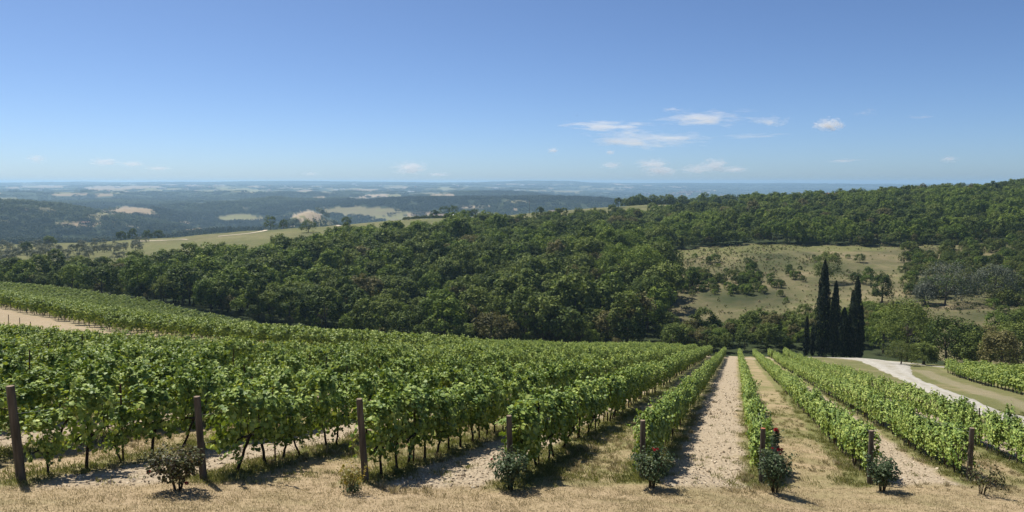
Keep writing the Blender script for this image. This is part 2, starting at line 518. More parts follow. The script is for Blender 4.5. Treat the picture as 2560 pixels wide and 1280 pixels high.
M = {}
M['ground'] = ground_material()
def gravel_mat():
    m, nt = new_mat('white_gravel')
    tc = N(nt, 'ShaderNodeTexCoord'); at = N(nt, 'ShaderNodeAttribute'); at.attribute_name = 'across'
    P = tc.outputs['Object']; n1, n2 = noise(nt, 1.6, 6, P, .7), noise(nt, .35, 5, P, .65)
    c = ramp(nt, [(.3, (.27, .25, .205)), (.7, (.50, .47, .405))], n1)
    rut = ramp(nt, [(.0, (1, 1, 1)), (.2, (.75, .75, .75)), (.38, (0, 0, 0)), (.66, (0, 0, 0)), (.86, (.9, .9, .9))], at.outputs['Fac'])
    f = math_(nt, 'MULTIPLY', rut, math_(nt, 'MULTIPLY', math_(nt, 'SUBTRACT', n2, .38), 1.8, True))
    c = mix(nt, f, c, ramp(nt, [(.3, (.14, .13, .06)), (.7, (.30, .25, .15))], n1))
    p = N(nt, 'ShaderNodeBsdfPrincipled'); nt.links.new(c, p.inputs['Base Color']); p.inputs['Roughness'].default_value = .95; p.inputs['Specular IOR Level'].default_value = .1
    bp = N(nt, 'ShaderNodeBump'); bp.inputs['Strength'].default_value = .5; bp.inputs['Distance'].default_value = .05
    nt.links.new(n1, bp.inputs['Height']); nt.links.new(bp.outputs[0], p.inputs['Normal'])
    finish(nt, p.outputs[0])
    return m
M['gravel'] = gravel_mat()
M['track'] = plain_mat('pale_track', (.45, .38, .27), (.6, .52, .38), .5, .95, 0)
M['vine'] = leaf_mat('vine_leaf', [(.05, (.030, .06, .012)), (.35, (.115, .185, .036)), (.7, (.31, .39, .09)), (1, (.56, .60, .18))], .17, (1.6, 1.5, .5), .5, .22, .18, 2.2)
M['vine_far'] = leaf_mat('vine_leaf_far', [(.05, (.030, .058, .012)), (.35, (.125, .19, .038)), (.7, (.32, .39, .095)), (1, (.55, .58, .17))], .17, (1.6, 1.5, .5), .5, .25, .15, 1.5)
M['bark'] = plain_mat('vine_bark', (.018, .013, .010), (.055, .04, .03), 14, .9, .6, (1, 1, .25))
M['trunk'] = plain_mat('tree_bark', (.05, .04, .03), (.11, .09, .07), 3, .9, .5, (1, 1, .2))
M['post'] = plain_mat('weathered_post', (.045, .037, .028), (.15, .125, .095), 11, .85, .5, (1, 1, .12))
M['post_top'] = plain_mat('sawn_post_top', (.17, .12, .08), (.33, .25, .17), 20, .8, .3)
M['rust'] = plain_mat('rusty_steel', (.03, .016, .012), (.10, .045, .028), 18, .7, .3)
M['wire'] = plain_mat('galvanised_wire', (.25, .25, .25), (.36, .36, .35), 10, .4, 0)
M['rose_leaf'] = leaf_mat('rose_leaf', [(.05, (.03, .055, .025)), (.5, (.06, .09, .04)), (1, (.13, .155, .075))], .2, (1.2, 1.3, .7), .45, .2, .12)
M['rose_red_leaf'] = leaf_mat('rose_leaf_reddish', [(.05, (.055, .035, .022)), (.4, (.07, .075, .03)), (.8, (.12, .13, .05)), (1, (.2, .12, .06))], .2, (1.2, 1.1, .7), .45, .1, .12)
M['sapling_leaf'] = leaf_mat('yellowing_leaf', [(.05, (.13, .13, .025)), (.6, (.27, .23, .05)), (1, (.36, .27, .06))], .4, (1.3, 1.2, .6), .5, .1)
M['stem'] = plain_mat('rose_stem', (.045, .035, .02), (.10, .075, .045), 20, .7, .2)
M['petal'] = leaf_mat('red_petal', [(.1, (.30, .012, .02)), (.6, (.44, .022, .035)), (1, (.55, .06, .07))], .25, (1.2, .8, .8), .5, .1)
M['cypress'] = leaf_mat('cypress_leaf', [(.05, (.006, .011, .006)), (.6, (.015, .026, .011)), (1, (.05, .06, .025))], .06, (1.2, 1.2, .8), .75, .15, .08)
TINTS = {
    'dark green': [(.05, (.014, .026, .007)), (.45, (.050, .078, .018)), (1, (.20, .245, .06))],
    'bright green': [(.05, (.026, .05, .008)), (.45, (.092, .14, .024)), (1, (.29, .34, .07))],
    'olive green': [(.05, (.026, .036, .008)), (.45, (.088, .118, .027)), (1, (.26, .30, .08))],
    'russet tinged': [(.05, (.03, .03, .010)), (.45, (.10, .095, .034)), (1, (.26, .23, .10))]}
for k, st in TINTS.items():
    M[k] = leaf_mat('oak_leaf_' + k.replace(' ', '_'), st, .2, (1.4, 1.4, .6), .6, .35, .06, .5)
M['olive'] = leaf_mat('olive_leaf', [(.05, (.06, .075, .05)), (.5, (.115, .13, .09)), (1, (.2, .21, .155))], .15, (1.1, 1.1, .8), .6, .3, .08)
M['broom'] = leaf_mat('broom_leaf', [(.05, (.05, .07, .018)), (.5, (.10, .125, .035)), (1, (.2, .2, .06))], .25, (1.3, 1.3, .6), .6, .4, .05)
M['far_pale'] = leaf_mat('far_leaf_pale', [(.05, (.035, .052, .02)), (.5, (.085, .11, .038)), (1, (.20, .21, .085))], .12, (1.2, 1.2, .8), .7, .35, .05, .035)
M['far_dark'] = leaf_mat('far_leaf_dark', [(.05, (.008, .016, .008)), (.5, (.022, .036, .014)), (1, (.07, .085, .03))], .12, (1.2, 1.2, .8), .7, .35, .05, .035)
M['far_leaf'] = leaf_mat('far_leaf', [(.05, (.014, .026, .010)), (.5, (.042, .062, .02)), (1, (.14, .16, .055))], .12, (1.2, 1.2, .8), .7, .35, .05, .035)
M['dry_grass'] = leaf_mat('dry_grass_blade', [(.05, (.19, .165, .085)), (.5, (.33, .28, .16)), (1, (.52, .45, .30))], .35, (1.1, 1.05, .9), .7, .3, .1)
M['green_grass'] = leaf_mat('green_grass_blade', [(.05, (.08, .095, .03)), (.5, (.17, .18, .065)), (1, (.34, .31, .15))], .35, (1.2, 1.2, .7), .6, .4, .15)
M['clod'] = leaf_mat('soil_clod', [(.05, (.26, .205, .14)), (.5, (.45, .37, .26)), (1, (.63, .54, .405))], 0, rough=.95, obj_w=.8, spec=.05)

# ------------------------------------------------------------------ ground and hills
def ground_mesh(rings, closed_center=False):
    az = np.concatenate([np.radians(np.arange(-180, -37.99, 4.0)), np.radians(np.arange(-37.6, 37.61, .12)), np.radians(np.arange(38, 179.9, 4.0))])
    A, R = np.meshgrid(az, rings)
    X, Y = np.sin(A) * R, np.cos(A) * R
    Zz = Z(X, Y)
    nr, na = A.shape
    V = np.stack([X, Y, Zz], -1).reshape(-1, 3)
    i, j = np.meshgrid(np.arange(nr - 1), np.arange(na), indexing='ij')
    j2 = (j + 1) % na
    F = np.stack([i * na + j, (i + 1) * na + j, (i + 1) * na + j2, i * na + j2], -1).reshape(-1, 4)[:, ::-1]
    C = cover(X, Y, Zz).reshape(-1, 4)
    return V, F, C

def ground_obj(name, rings):
    V, F, C = ground_mesh(rings)
    me = mesh(name, V, F, [M['ground']], shade=True)
    a = me.attributes.new('cover', 'FLOAT_COLOR', 'POINT')
    a.data.foreach_set('color', C.astype(np.float32).ravel())
    o = ob(name, me); o['kind'] = 'structure'
    return o
R1 = np.geomspace(.8, 620, 400)
R2 = np.geomspace(620, 18500, 250)
ground_obj('ground', R1)
ground_obj('far_hills', R2)

def ribbon(name, ctr, width, mat, lift=.05, n=60):
    """a track draped over the terrain along plan points"""
    c = np.asarray(ctr, float)
    d = np.concatenate([[0], np.cumsum(np.hypot(*np.diff(c, axis=0).T))])
    t = np.linspace(0, d[-1], n)
    X, Y = np.interp(t, d, c[:, 0]), np.interp(t, d, c[:, 1])
    W = np.interp(t, d, width) if np.ndim(width) else np.full(n, width)
    T = unit(np.stack([np.gradient(X), np.gradient(Y)], -1)); Pn = np.stack([T[:, 1], -T[:, 0]], -1)
    V, F, AC = [], [], []
    m = 9
    for i in range(n):
        for j in range(m):
            o = (j / (m - 1) - .5) * W[i] * (1 + (.08 * vnoise(np.array(t[i] * .35), np.array(j * 3.1), 5) if j in (0, m - 1) else 0))
            x, y = X[i] + Pn[i, 0] * o, Y[i] + Pn[i, 1] * o
            V.append((x, y, float(Z(x, y)) + lift - (.12 if j in (0, m - 1) else 0))); AC.append(abs(j / (m - 1) - .5) * 2)
    for i in range(n - 1):
        for j in range(m - 1):
            F.append((i * m + j, i * m + j + 1, (i + 1) * m + j + 1, (i + 1) * m + j))
    me = mesh(name, V, np.array(F), [mat], shade=True)
    me.attributes.new('across', 'FLOAT', 'POINT').data.foreach_set('value', np.array(AC, np.float32))
    o = ob(name, me); o['kind'] = 'structure'
    return o

road = [XY(15.8 + max(0, u - 55) * .113, u) for u in np.arange(6, 128, 6)] + [XY(25.0, 136), XY(26, 146), XY(25, 156), XY(20, 166), XY(12, 170)]
ribbon('gravel_road', road, [2.7] * 17 + [3.0, 3.4, 4, 5, 7, 8, 8, 6, 4], M['gravel'], .09, 160)
br = [XY(26, 152), XY(31, 151), XY(38, 147), XY(45, 140), XY(54, 130)]
ribbon('gravel_path', br, [3, 5, 4, 2.6, 2.2], M['gravel'], .075, 40)
tr = [ground_at(p, q)[:2] for p, q in ((545, 592), (600, 588), (660, 579), (705, 572), (762, 568), (850, 566))]
ribbon('hill_track', tr, 3.5, M['track'], .5, 60)
tr = [ground_at(p, q)[:2] for p, q in ((330, 604), (400, 602), (470, 600))]
ribbon('hill_track', tr, 2.5, M['track'], .4, 30)

# ------------------------------------------------------------------ scattering of countless things
def scatter(name, protos, pts, rots, scl, idx, label=None, cat=None):
    pc = bpy.data.collections.new(name + '_kinds')
    for k, me in enumerate(protos):
        pc.objects.link(bpy.data.objects.new('%s_kind_%02d' % (name, k), me))
    me = bpy.data.meshes.new(name)
    pts = np.asarray(pts, np.float32)
    me.vertices.add(len(pts)); me.vertices.foreach_set('co', pts.ravel())
    def att(n, ty, key, d):
        a = me.attributes.new(n, ty, 'POINT'); a.data.foreach_set(key, np.ascontiguousarray(d).ravel())
    att('rot', 'FLOAT_VECTOR', 'vector', np.asarray(rots, np.float32))
    att('scl', 'FLOAT_VECTOR', 'vector', np.asarray(scl, np.float32))
    att('idx', 'INT', 'value', np.asarray(idx, np.int32))
    o = ob(name, me)
    ng = bpy.data.node_groups.new(name, 'GeometryNodeTree')
    ng.interface.new_socket('Geometry', in_out='INPUT', socket_type='NodeSocketGeometry')
    ng.interface.new_socket('Geometry', in_out='OUTPUT', socket_type='NodeSocketGeometry')
    gi, go = ng.nodes.new('NodeGroupInput'), ng.nodes.new('NodeGroupOutput')
    ip = ng.nodes.new('GeometryNodeInstanceOnPoints'); ci = ng.nodes.new('GeometryNodeCollectionInfo')
    ci.inputs['Collection'].default_value = pc; ci.inputs['Separate Children'].default_value = True
    def na(n, ty):
        a = ng.nodes.new('GeometryNodeInputNamedAttribute'); a.data_type = ty; a.inputs['Name'].default_value = n
        return a.outputs['Attribute']
    L = ng.links.new
    L(gi.outputs[0], ip.inputs['Points']); L(ci.outputs[0], ip.inputs['Instance']); ip.inputs['Pick Instance'].default_value = True
    L(na('idx', 'INT'), ip.inputs['Instance Index']); L(na('rot', 'FLOAT_VECTOR'), ip.inputs['Rotation']); L(na('scl', 'FLOAT_VECTOR'), ip.inputs['Scale'])
    L(ip.outputs[0], go.inputs[0])
    md = o.modifiers.new('scatter', 'NODES'); md.node_group = ng
    tag(o, label, cat, None, 'stuff')
    return o

# ------------------------------------------------------------------ grapevines
def vine_foliage(seed, L=1.0, n=430, s0=.085, s1=.15, top=1.92, bot=.72, half=.40, shoots=6, hang=5):
    """leaves of one plant: row direction is local Y, base at z 0"""
    r = np.random.default_rng(seed)
    P, Nn, S = [], [], []
    zc, hz = (top + bot) / 2, (top - bot) / 2
    yy = np.clip(r.normal(0, .30, n), -.72, .72) * L if L < 1.2 else r.uniform(-L / 2 - .12, L / 2 + .12, n)
    a = np.where(r.random(n) < .3, r.uniform(.5, 2.64, n), r.uniform(0, 2 * math.pi, n))
    rad = 1 - .55 * r.random(n) ** 2.2
    ph = r.uniform(0, 6.28, 6)
    lump = 1 + .20 * np.sin(yy * 7 + ph[0] + 2 * a) + .17 * np.sin(yy * 11 + ph[1] - 3 * a) + .12 * np.sin(5 * a + ph[2])
    ca, sa = np.cos(a), np.sin(a)
    px_ = np.sign(ca) * np.abs(ca) ** .75 * half * rad * lump
    pz_ = zc + np.sign(sa) * np.abs(sa) ** .75 * hz * rad * lump
    P.append(np.stack([px_, yy, pz_], -1)); Nn.append(np.stack([ca * .9, r.normal(0, .35, n), .6 + 1.0 * np.maximum(sa, -.4)], -1)); S.append(r.uniform(s0, s1, n))
    for k in range(shoots + hang):
        up = k < shoots
        y0, x0 = r.uniform(-L / 2, L / 2), r.uniform(-.25, .25)
        ln = r.uniform(.15, .42) if up else r.uniform(.15, .4)
        m = int(n * .022) + 3
        t = np.linspace(.1, 1, m)
        dx, dy = r.normal(0, .24), r.normal(0, .25)
        if up:
            q = np.stack([x0 + dx * t, y0 + dy * t, top - .12 + ln * t], -1)
        else:
            sgn = r.choice([-1, 1])
            q = np.stack([sgn * half * (.75 + .15 * t), y0 + dy * t, bot + .1 - ln * t], -1)
        P.append(q + r.normal(0, .03, q.shape)); Nn.append(rdir(m, r) * .7 + np.array([0, 0, .7])); S.append(r.uniform(s0, s1, m) * .85)
    P, Nn, S = np.concatenate(P), np.concatenate(Nn), np.concatenate(S)
    Nn = Nn + r.normal(0, .42, Nn.shape)
    T = np.stack([Nn[:, 0] * .5, r.normal(0, .5, len(P)), -np.ones(len(P))], -1) + r.normal(0, .25, P.shape)
    return leaves(P, Nn, T, S)

def vine_trunk(seed, L=1.0):
    r = np.random.default_rng(seed)
    A = Acc()
    h = r.uniform(.72, .85); ln = r.normal(0, .10, 2)
    zs = np.linspace(-.12, h, 7)
    wob = np.cumsum(r.normal(0, .022, (7, 2)), 0)
    p = np.stack([wob[:, 0] + ln[0] * zs, wob[:, 1] + ln[1] * zs, zs], -1)
    A.add(*tube(p, [.055, .042, .036, .034, .033, .036, .04], 7))
    top = p[-1]
    for s in (-1, 1):                                       # the two cordon arms
        q = np.array([top + np.array([0, s * t * L * .5, .06 * math.sin(t * 3) + .02 * t]) for t in np.linspace(0, 1, 5)])
        q[1:, 0] += r.normal(0, .02, 4)
        A.add(*tube(q, [.034, .027, .024, .02, .014], 6))
    for k in range(6):                                      # canes rising from the arms
        y0 = r.uniform(-.45, .45) * L
        b = np.array([top[0], top[1] + y0, top[2] + .03])
        q = np.array([b + np.array([r.normal(0, .04) * t * 3, r.normal(0, .03) * t * 3, t * r.uniform(.9, 1.05)]) for t in (0, .35, .7, 1.0)])
        A.add(*tube(q, [.009, .007, .006, .004], 4, False))
    return A.mesh('vine_trunk', [M['bark']], True)

NFOL = 8
near_fol = [mesh('vine_foliage', *vine_foliage(100 + k, half=.33 + .02 * (k % 4), top=1.86 + .03 * (k % 3), bot=.70 + .04 * (k % 3), n=640 + 25 * k, s0=.075, s1=.135), [M['vine']]) for k in range(NFOL)]
near_trk = [vine_trunk(200 + k) for k in range(6)]
def joined_unit(seed, L, n, s0, s1, **kw):
    V, F = vine_foliage(seed, L, n, s0, s1, **kw)
    A = Acc(); A.V.append(V); A.F = [tuple(f) for f in F]; A.M = [0] * len(F); A.n = len(V)
    r = np.random.default_rng(seed + 5)
    for y in np.arange(-L / 2 + .4, L / 2, .9):
        p = [(r.normal(0, .05), y + r.normal(0, .06), z) for z in (-.1, .35, .8)]
        A.add(*tube(p, [.045, .038, .034], 5, False), m=1)
    return A.mesh('vine_unit', [M['vine_far'], M['bark']])
mid_units = [joined_unit(300 + k, 1.0, 300, .10, .155) for k in range(6)]
far_units = [joined_unit(320 + k, 1.8, 270, .14, .23, shoots=11, hang=3, half=.38, top=1.9) for k in range(6)]

ROWNAME = {-8: 'eighth row left of the leftmost wooden post', -7: 'seventh row left of the leftmost wooden post', -6: 'sixth row left of the leftmost wooden post', -5: 'fifth row left of the leftmost wooden post', -4: 'fourth row left of the leftmost wooden post', -3: 'third row left of the leftmost wooden post', -2: 'second row left of the leftmost wooden post', -1: 'row just left of the leftmost wooden post', 0: 'row starting at the leftmost wooden post',
           1: 'row behind the red-leaved rose bush', 2: 'row behind the small yellowing sapling', 3: 'row behind the wide dark rose bush',
           4: 'row behind the rose with one red bloom', 5: 'row behind the tall rose with red blooms', 6: 'row behind the rounded flowerless rose bush',
           7: 'row behind the sparse twiggy rose', 8: 'first row right of the sparse twiggy rose', 9: 'second row right of the sparse twiggy rose',
           10: 'third row right of the sparse twiggy rose'}
def ROWH(i): return .98 if i <= 2 else {3: .93, 4: .80, 5: .76, 6: .72, 7: .78}.get(i, .84)
vines = []                                                  # (distance, row, number in row, x, y)
for i in range(-22, 9):
    n = N0 + SPC * i
    s = US0 + USK * i
    e = float(block_one_end(n))
    t, k = .75 if i != 1 else 1.2, 0
    r = np.random.default_rng(900 + i)
    while s + t < e:
        u = s + t
        k += 1
        x, y = XY(n + r.normal(0, .05), u + r.normal(0, .08))
        t += .88 + r.normal(0, .06)
        if i >= 3 and 139.5 < u < 146: continue
        if i == 3 and 50.5 < u < 52.5: continue
        if r.random() < (.035 if u > s + 6 else 0): continue
        if y < 4 or abs(math.atan2(x, y)) > math.radians(40): continue
        vines.append((math.hypot(x, y), i, k, x, y))
def in_view(x, y, z, mx=30):
    p, q = proj(np.asarray(x), np.asarray(y), np.asarray(z))
    return (p > -mx) & (p < 2560 + mx) & (q < 1280 + 2 * mx) & (q > 0)
vines.sort()
single, rest = [], []
for v in vines:
    z = float(Z(v[3], v[4]))
    if len(single) < 300 and bool(in_view(v[3], v[4], z + 1.2)): single.append(v + (z,))
    else: rest.append(v + (z,))
vgroup = 'grapevines in the near rows of the vineyard'
proto_f = [ob('foliage', me, link=False) for me in near_fol]
proto_t = [ob('trunk', me, link=False) for me in near_trk]
for q in proto_f: q['kind'] = 'stuff'
for d, i, k, x, y, z in single:
    r = random.Random(i * 1000 + k)
    o = empty('grapevine', (x, y, z), -RAZ + (math.pi if r.random() < .5 else 0) + r.gauss(0, .05)); o.rotation_euler[0] = r.gauss(0, .05); o.rotation_euler[1] = r.gauss(0, .05)
    sz = r.uniform(.80, 1.08) * ROWH(i); o.scale = (r.uniform(.75, 1.1) * (.56 if i >= 4 else .95), r.uniform(.95, 1.15), sz)
    if i <= 2 and r.random() < (.3 if i < 2 else .12): o.scale = (o.scale[0] * .8, .62, sz * r.uniform(.8, .95))
    tag(o, '%s grapevine from the end post in the %s' % (ordinal(k), ROWNAME.get(i, 'far left row')), 'grapevine', vgroup)
    copy_child(proto_t[r.randrange(6)], o); copy_child(proto_f[r.randrange(NFOL)], o)
if rest:
    a = np.array([(x, y, z) for d, i, k, x, y, z in rest]); nr = len(rest); ri = np.array([v[1] for v in rest])
    scatter('distant_vines', mid_units, a,
            np.stack([np.zeros(nr), np.zeros(nr), -RAZ + np.pi * rng.integers(0, 2, nr) + rng.normal(0, .06, nr)], -1),
            np.stack([rng.uniform(.75, 1.1, nr) * np.where(ri >= 4, .58, .9), rng.uniform(1, 1.15, nr), rng.uniform(.84, 1.1, nr) * np.array([ROWH(q) for q in ri])], -1), rng.integers(0, 6, nr),
            'green grapevine rows filling the vineyard slope beyond the near plants', 'vineyard')
# block two, on the slope to the left, and the small block right of the road
pts = []
for n in np.arange(-35, -235, -2.6):
    u = float(block_two_start(n)) + 2 + random.uniform(-.5, .5)
    while u < BLOCK_TWO_END:
        x, y = XY(n, u); pts.append((x, y)); u += 1.7
a = np.array(pts); a = a[np.abs(np.arctan2(a[:, 0], a[:, 1])) < math.radians(38)]
a = np.column_stack([a, Z(a[:, 0], a[:, 1])]); nr = len(a)
scatter('hillside_vines', far_units, a, np.stack([np.zeros(nr), np.zeros(nr), -RAZ + np.pi * rng.integers(0, 2, nr)], -1),
        np.stack([rng.uniform(.9, 1.15, nr), np.ones(nr), rng.uniform(.92, 1.12, nr)], -1), rng.integers(0, 6, nr),
        'dense vineyard block covering the rising slope on the left', 'vineyard')
pts = []
for k in range(11):
    u = 128 + k * .9 + random.uniform(-.6, .6)
    while u > 40:
        x, y = XY(26.5 + .11 * (u - 80) + 2.6 * k, u); pts.append((x, y)); u -= 1.75
a = np.array(pts); a = a[np.arctan2(a[:, 0], a[:, 1]) < math.radians(39)]
a = np.column_stack([a, Z(a[:, 0], a[:, 1])]); nr = len(a)
scatter('roadside_vines', far_units, a, np.stack([np.zeros(nr), np.zeros(nr), -RAZ + np.pi * rng.integers(0, 2, nr)], -1),
        np.stack([rng.uniform(.9, 1.1, nr), np.ones(nr), rng.uniform(.9, 1.05, nr)], -1), rng.integers(0, 6, nr),
        'low vine rows right of the white gravel road', 'vineyard')

# ------------------------------------------------------------------ posts, stakes, wires
def post_mesh(h, rad, seed, lean=(0, 0), mats=('post', 'post_top')):
    r = np.random.default_rng(seed)
    k, A = 14, Acc()
    zs = [-.4, 0, h * .25, h * .5, h * .75, h - .02, h]
    ph = r.uniform(0, 6.28)
    V, F = [], []
    for q, z in enumerate(zs):
        for j in range(k):
            t = 2 * math.pi * j / k
            rr = rad * (1.08 - .12 * z / h) * (1 + .05 * math.sin(3 * t + ph) + r.normal(0, .015)) * (.9 if q == len(zs) - 1 else 1)
            if j == 3: rr *= .84                               # the drying crack
            V.append((rr * math.cos(t) + lean[0] * z, rr * math.sin(t) + lean[1] * z, z))
    for q in range(len(zs) - 1):
        for j in range(k):
            F.append((q * k + j, q * k + (j + 1) % k, (q + 1) * k + (j + 1) % k, (q + 1) * k + j))
    A.add(V, F, 0)
    A.add(V[-k:], [tuple(range(k))], 1)
    return A.mesh('post', [M[m] for m in mats])

POSTS = [ # row, height, radius, lean x, label
    (0, 2.02, .082, -.055, 'thick weathered wooden end post, leftmost one, leaning slightly left'),
    (1, 1.86, .072, -.04, 'wooden end post right of the red-leaved rose bush'),
    (2, 1.96, .075, -.055, 'leaning wooden end post at the row behind the yellowing sapling'),
    (3, 1.72, .07, -.03, 'wooden end post behind the wide dark rose bush'),
    (4, 1.58, .07, -.01, 'grey round end post with pale sawn top above the one-bloom rose'),
    (5, 1.56, .07, 0, 'end post with reddish sawn top beside the tall red rose'),
    (6, 1.55, .07, -.01, 'end post behind the rounded flowerless rose bush'),
    (7, 1.58, .07, 0, 'end post behind the sparse twiggy rose at the right'),
    (8, 1.60, .07, 0, 'end post of the row right of the twiggy rose')]
for i, h, rad, lx, lab in POSTS[:8]:
    x, y = P0 + E2 * i
    tops = plain_mat('reddish_top', (.3, .1, .05), (.42, .17, .09), 20, .8, .2) if i == 5 else M['post_top']
    me = post_mesh(h, rad, 40 + i, (lx, .01)); me.materials[1] = tops
    o = ob('end_post', me, loc=(x, y, float(Z(x, y))))
    o.rotation_euler = (0, 0, i * .7)
    o.rotation_euler = (0, 0, 0)
    tag(o, lab, 'post', 'wooden end posts of the vine rows')

def stake_mesh(h, seed):
    r = np.random.default_rng(seed)
    A = Acc()
    lx, ly = r.normal(0, .02, 2)
    for x0, x1, y0, y1 in ((-.022, .022, -.004, .004), (-.004, .004, .004, .03)):   # T-section
        V, F = box(x0, x1, y0, y1, -.3, h)
        V[:, 0] += lx * V[:, 2]; V[:, 1] += ly * V[:, 2]
        A.add(V, F)
    for z in np.arange(.4, h - .1, .35):                       # wire hooks
        V, F = box(.022, .036, -.004, .004, z, z + .02); V[:, 0] += lx * V[:, 2]; V[:, 1] += ly * V[:, 2]
        A.add(V, F)
    return A.mesh('stake', [M['rust']])
stake_me = [stake_mesh(1.95 + .04 * k, 60 + k) for k in range(4)]
far_pts = []
for i in range(-20, 9):
    n, s, e = N0 + SPC * i, US0 + USK * i, float(block_one_end(N0 + SPC * i))
    k = 0
    for u in np.arange(s + 2.6, e, 5.2):
        k += 1
        x, y = XY(n, u); d = math.hypot(x, y)
        if y < 5: continue
        z = float(Z(x, y))
        if not bool(in_view(x, y, z + 1.5)): continue
        if i >= -2 and d < 46 and k <= 6:
            o = ob('row_stake', stake_me[(i + k) % 4], loc=(x, y, z)); o.rotation_euler = (random.gauss(0, .03), random.gauss(0, .03), -RAZ); o.scale = (1, 1, .97 * ROWH(i))
            tag(o, '%s thin rusty stake along the %s' % (ordinal(k), ROWNAME[i]), 'stake', 'thin rusty stakes between the vines')
        else: far_pts.append((x, y, z - (1 - ROWH(i)) * 1.9))
for p in ((22, 826), (50, 834), (77, 846)):
    x, y, z = ground_at(*p)
    o = ob('row_stake', stake_me[0], loc=(x, y, z)); o.rotation_euler = (.05, .12, 0); o.scale = (1.8, 1.8, 1.0)
    tag(o, '%s of three leaning stakes by the bare dirt track' % {22: 'leftmost', 50: 'middle', 77: 'rightmost'}[p[0]], 'stake', 'stakes by the dirt track')
nr = len(far_pts)
scatter('distant_stakes', stake_me, far_pts, np.stack([rng.normal(0, .03, nr), rng.normal(0, .03, nr), np.full(nr, -RAZ)], -1), np.ones((nr, 3)), rng.integers(0, 4, nr),
        'thin stakes poking out of the far vine rows', 'stakes')
for i in range(0, 8):
    for w, hz in (('upper', 1.45), ('lower', .82)):
        n, s = N0 + SPC * i, US0 + USK * i
        p = []
        for u in np.linspace(s, s + 36, 19):
            x, y = XY(n, u); p.append((x, y, float(Z(x, y)) + min(hz, POSTS[i][1] - .1)))
        p[0] = (*(P0 + E2 * i), float(Z(*(P0 + E2 * i))) + min(hz, POSTS[i][1] - .1))
        V, F = tube(p, [.003] * len(p), 4)
        o = ob('trellis_wire', mesh('trellis_wire', V, F, [M['wire']]))
        tag(o, '%s thin wire strung along the %s' % (w, ROWNAME[i]), 'wire', 'trellis wires of the near rows')

# ------------------------------------------------------------------ roses and the sapling
def bush_stems(seed, h, w, n, thick=.012):
    r = np.random.default_rng(seed); A = Acc(); tips = []
    for k in range(n):
        a = r.uniform(0, 6.28); sp = w * (.35 + .65 * r.random()) * .5
        hh = h * r.uniform(.65, 1.0)
        p = [np.array([.05 * math.cos(a), .05 * math.sin(a), -.06])]
        for t in (.3, .55, .8, 1.0):
            p.append(np.array([math.cos(a) * sp * t ** 1.2, math.sin(a) * sp * t ** 1.2, hh * t]) + r.normal(0, .03, 3))
        A.add(*tube(p, np.array([1.2, 1, .8, .6, .35]) * thick, 6))
        tips.append(p[-1])
        for q in (2, 3):                                       # side twigs
            b = p[q] + r.normal(0, .5, 3) * np.array([.3, .3, .15]) * w + np.array([0, 0, .1])
            A.add(*tube([p[q], (p[q] + b) / 2 + r.normal(0, .02, 3), b], [thick * .5, thick * .4, thick * .2], 5))
            tips.append(b)
    return A, tips
def bush_leaves(seed, h, w, n, tips, s0=.03, s1=.06, z0=.12, fill=.75):
    r = np.random.default_rng(seed)
    m = int(n * fill)
    d = rdir(m, r); rad = (r.random(m) ** .45)
    cl = rdir(14, r)
    lump = 1 + .22 * np.max(d @ cl.T, 1) - .15
    P = d * (rad * lump)[:, None] * np.array([w / 2, w / 2, (h - z0) / 2]) + np.array([0, 0, (h + z0) / 2])
    P[:, :2] *= (.62 + .38 * np.clip((P[:, 2:3] / h) * 1.6, 0, 1))
    tp = np.array(tips)[r.integers(0, len(tips), n - m)] + r.normal(0, .06, (n - m, 3))
    P = np.concatenate([P, tp]); P[:, 2] = np.maximum(P[:, 2], .05)
    Nn = unit(P - np.array([0, 0, h * .45])) * .8 + np.array([0, 0, .6]) + r.normal(0, .5, P.shape)
    return leaves(P, Nn, rdir(n, r) + np.array([0, 0, -.4]), r.uniform(s0, s1, n))
def flower_mesh(seed, size=.085):
    r = np.random.default_rng(seed)
    P, Nn, T = [], [], []
    for ring, (cnt, rad, tilt) in enumerate(((5, .42, .35), (5, .28, .8), (4, .12, 1.6))):
        for k in range(cnt):
            a = 2 * math.pi * (k + ring * .5) / cnt
            o = np.array([math.cos(a), math.sin(a), 0])
            P.append(o * size * rad + np.array([0, 0, size * .12 * ring])); Nn.append(-o * tilt + np.array([0, 0, 1])); T.append(o + np.array([0, 0, tilt * .6]))
    V, F = leaves(np.array(P), np.array(Nn), np.array(T), np.full(len(P), size * .62))
    return mesh('rose', V, F, [M['petal']])
flower_me = [flower_mesh(k) for k in range(3)]
# px, base row, height, width, leaves, leaf material, flowers (offset x, y, z, scale)
ROSES = [
    (445, 1226, .92, 1.02, 1500, 'rose_red_leaf', [(-.52, -.1, .42, 1.0), (.27, -.2, .23, .9), (.31, -.1, .40, .7)], 'rose bush with reddish leaves and small pink-red blooms left of a post'),
    (1275, 1224, .95, .95, 1500, 'rose_leaf', [(-.42, -.1, .78, .5)], 'wide dark green rose bush with one small orange-red bud'),
    (1630, 1220, .95, .92, 1250, 'rose_leaf', [(.04, -.05, .97, .8), (.10, -.03, .98, .8), (.0, 0, .99, .6)], 'loose rose bush with one red bloom on top below a round post'),
    (1937, 1232, 1.12, .86, 1500, 'rose_leaf', [(.02, -.1, 1.16, 1), (.08, -.1, 1.13, .9), (.12, -.05, 1.15, .8), (-.12, -.05, 1.17, .7), (.05, -.15, 1.06, .8), (.0, .1, 1.6, 1.1), (.04, .1, 1.55, 1.1)],
     'tall rose bush with red blooms climbing beside its post'),
    (2205, 1228, .92, .86, 1400, 'rose_leaf', [], 'rounded flowerless rose bush with glossy dark leaves'),
    (2455, 1236, .80, 1.0, 330, 'rose_red_leaf', [], 'sparse twiggy rose bush with few reddish leaves, rightmost')]
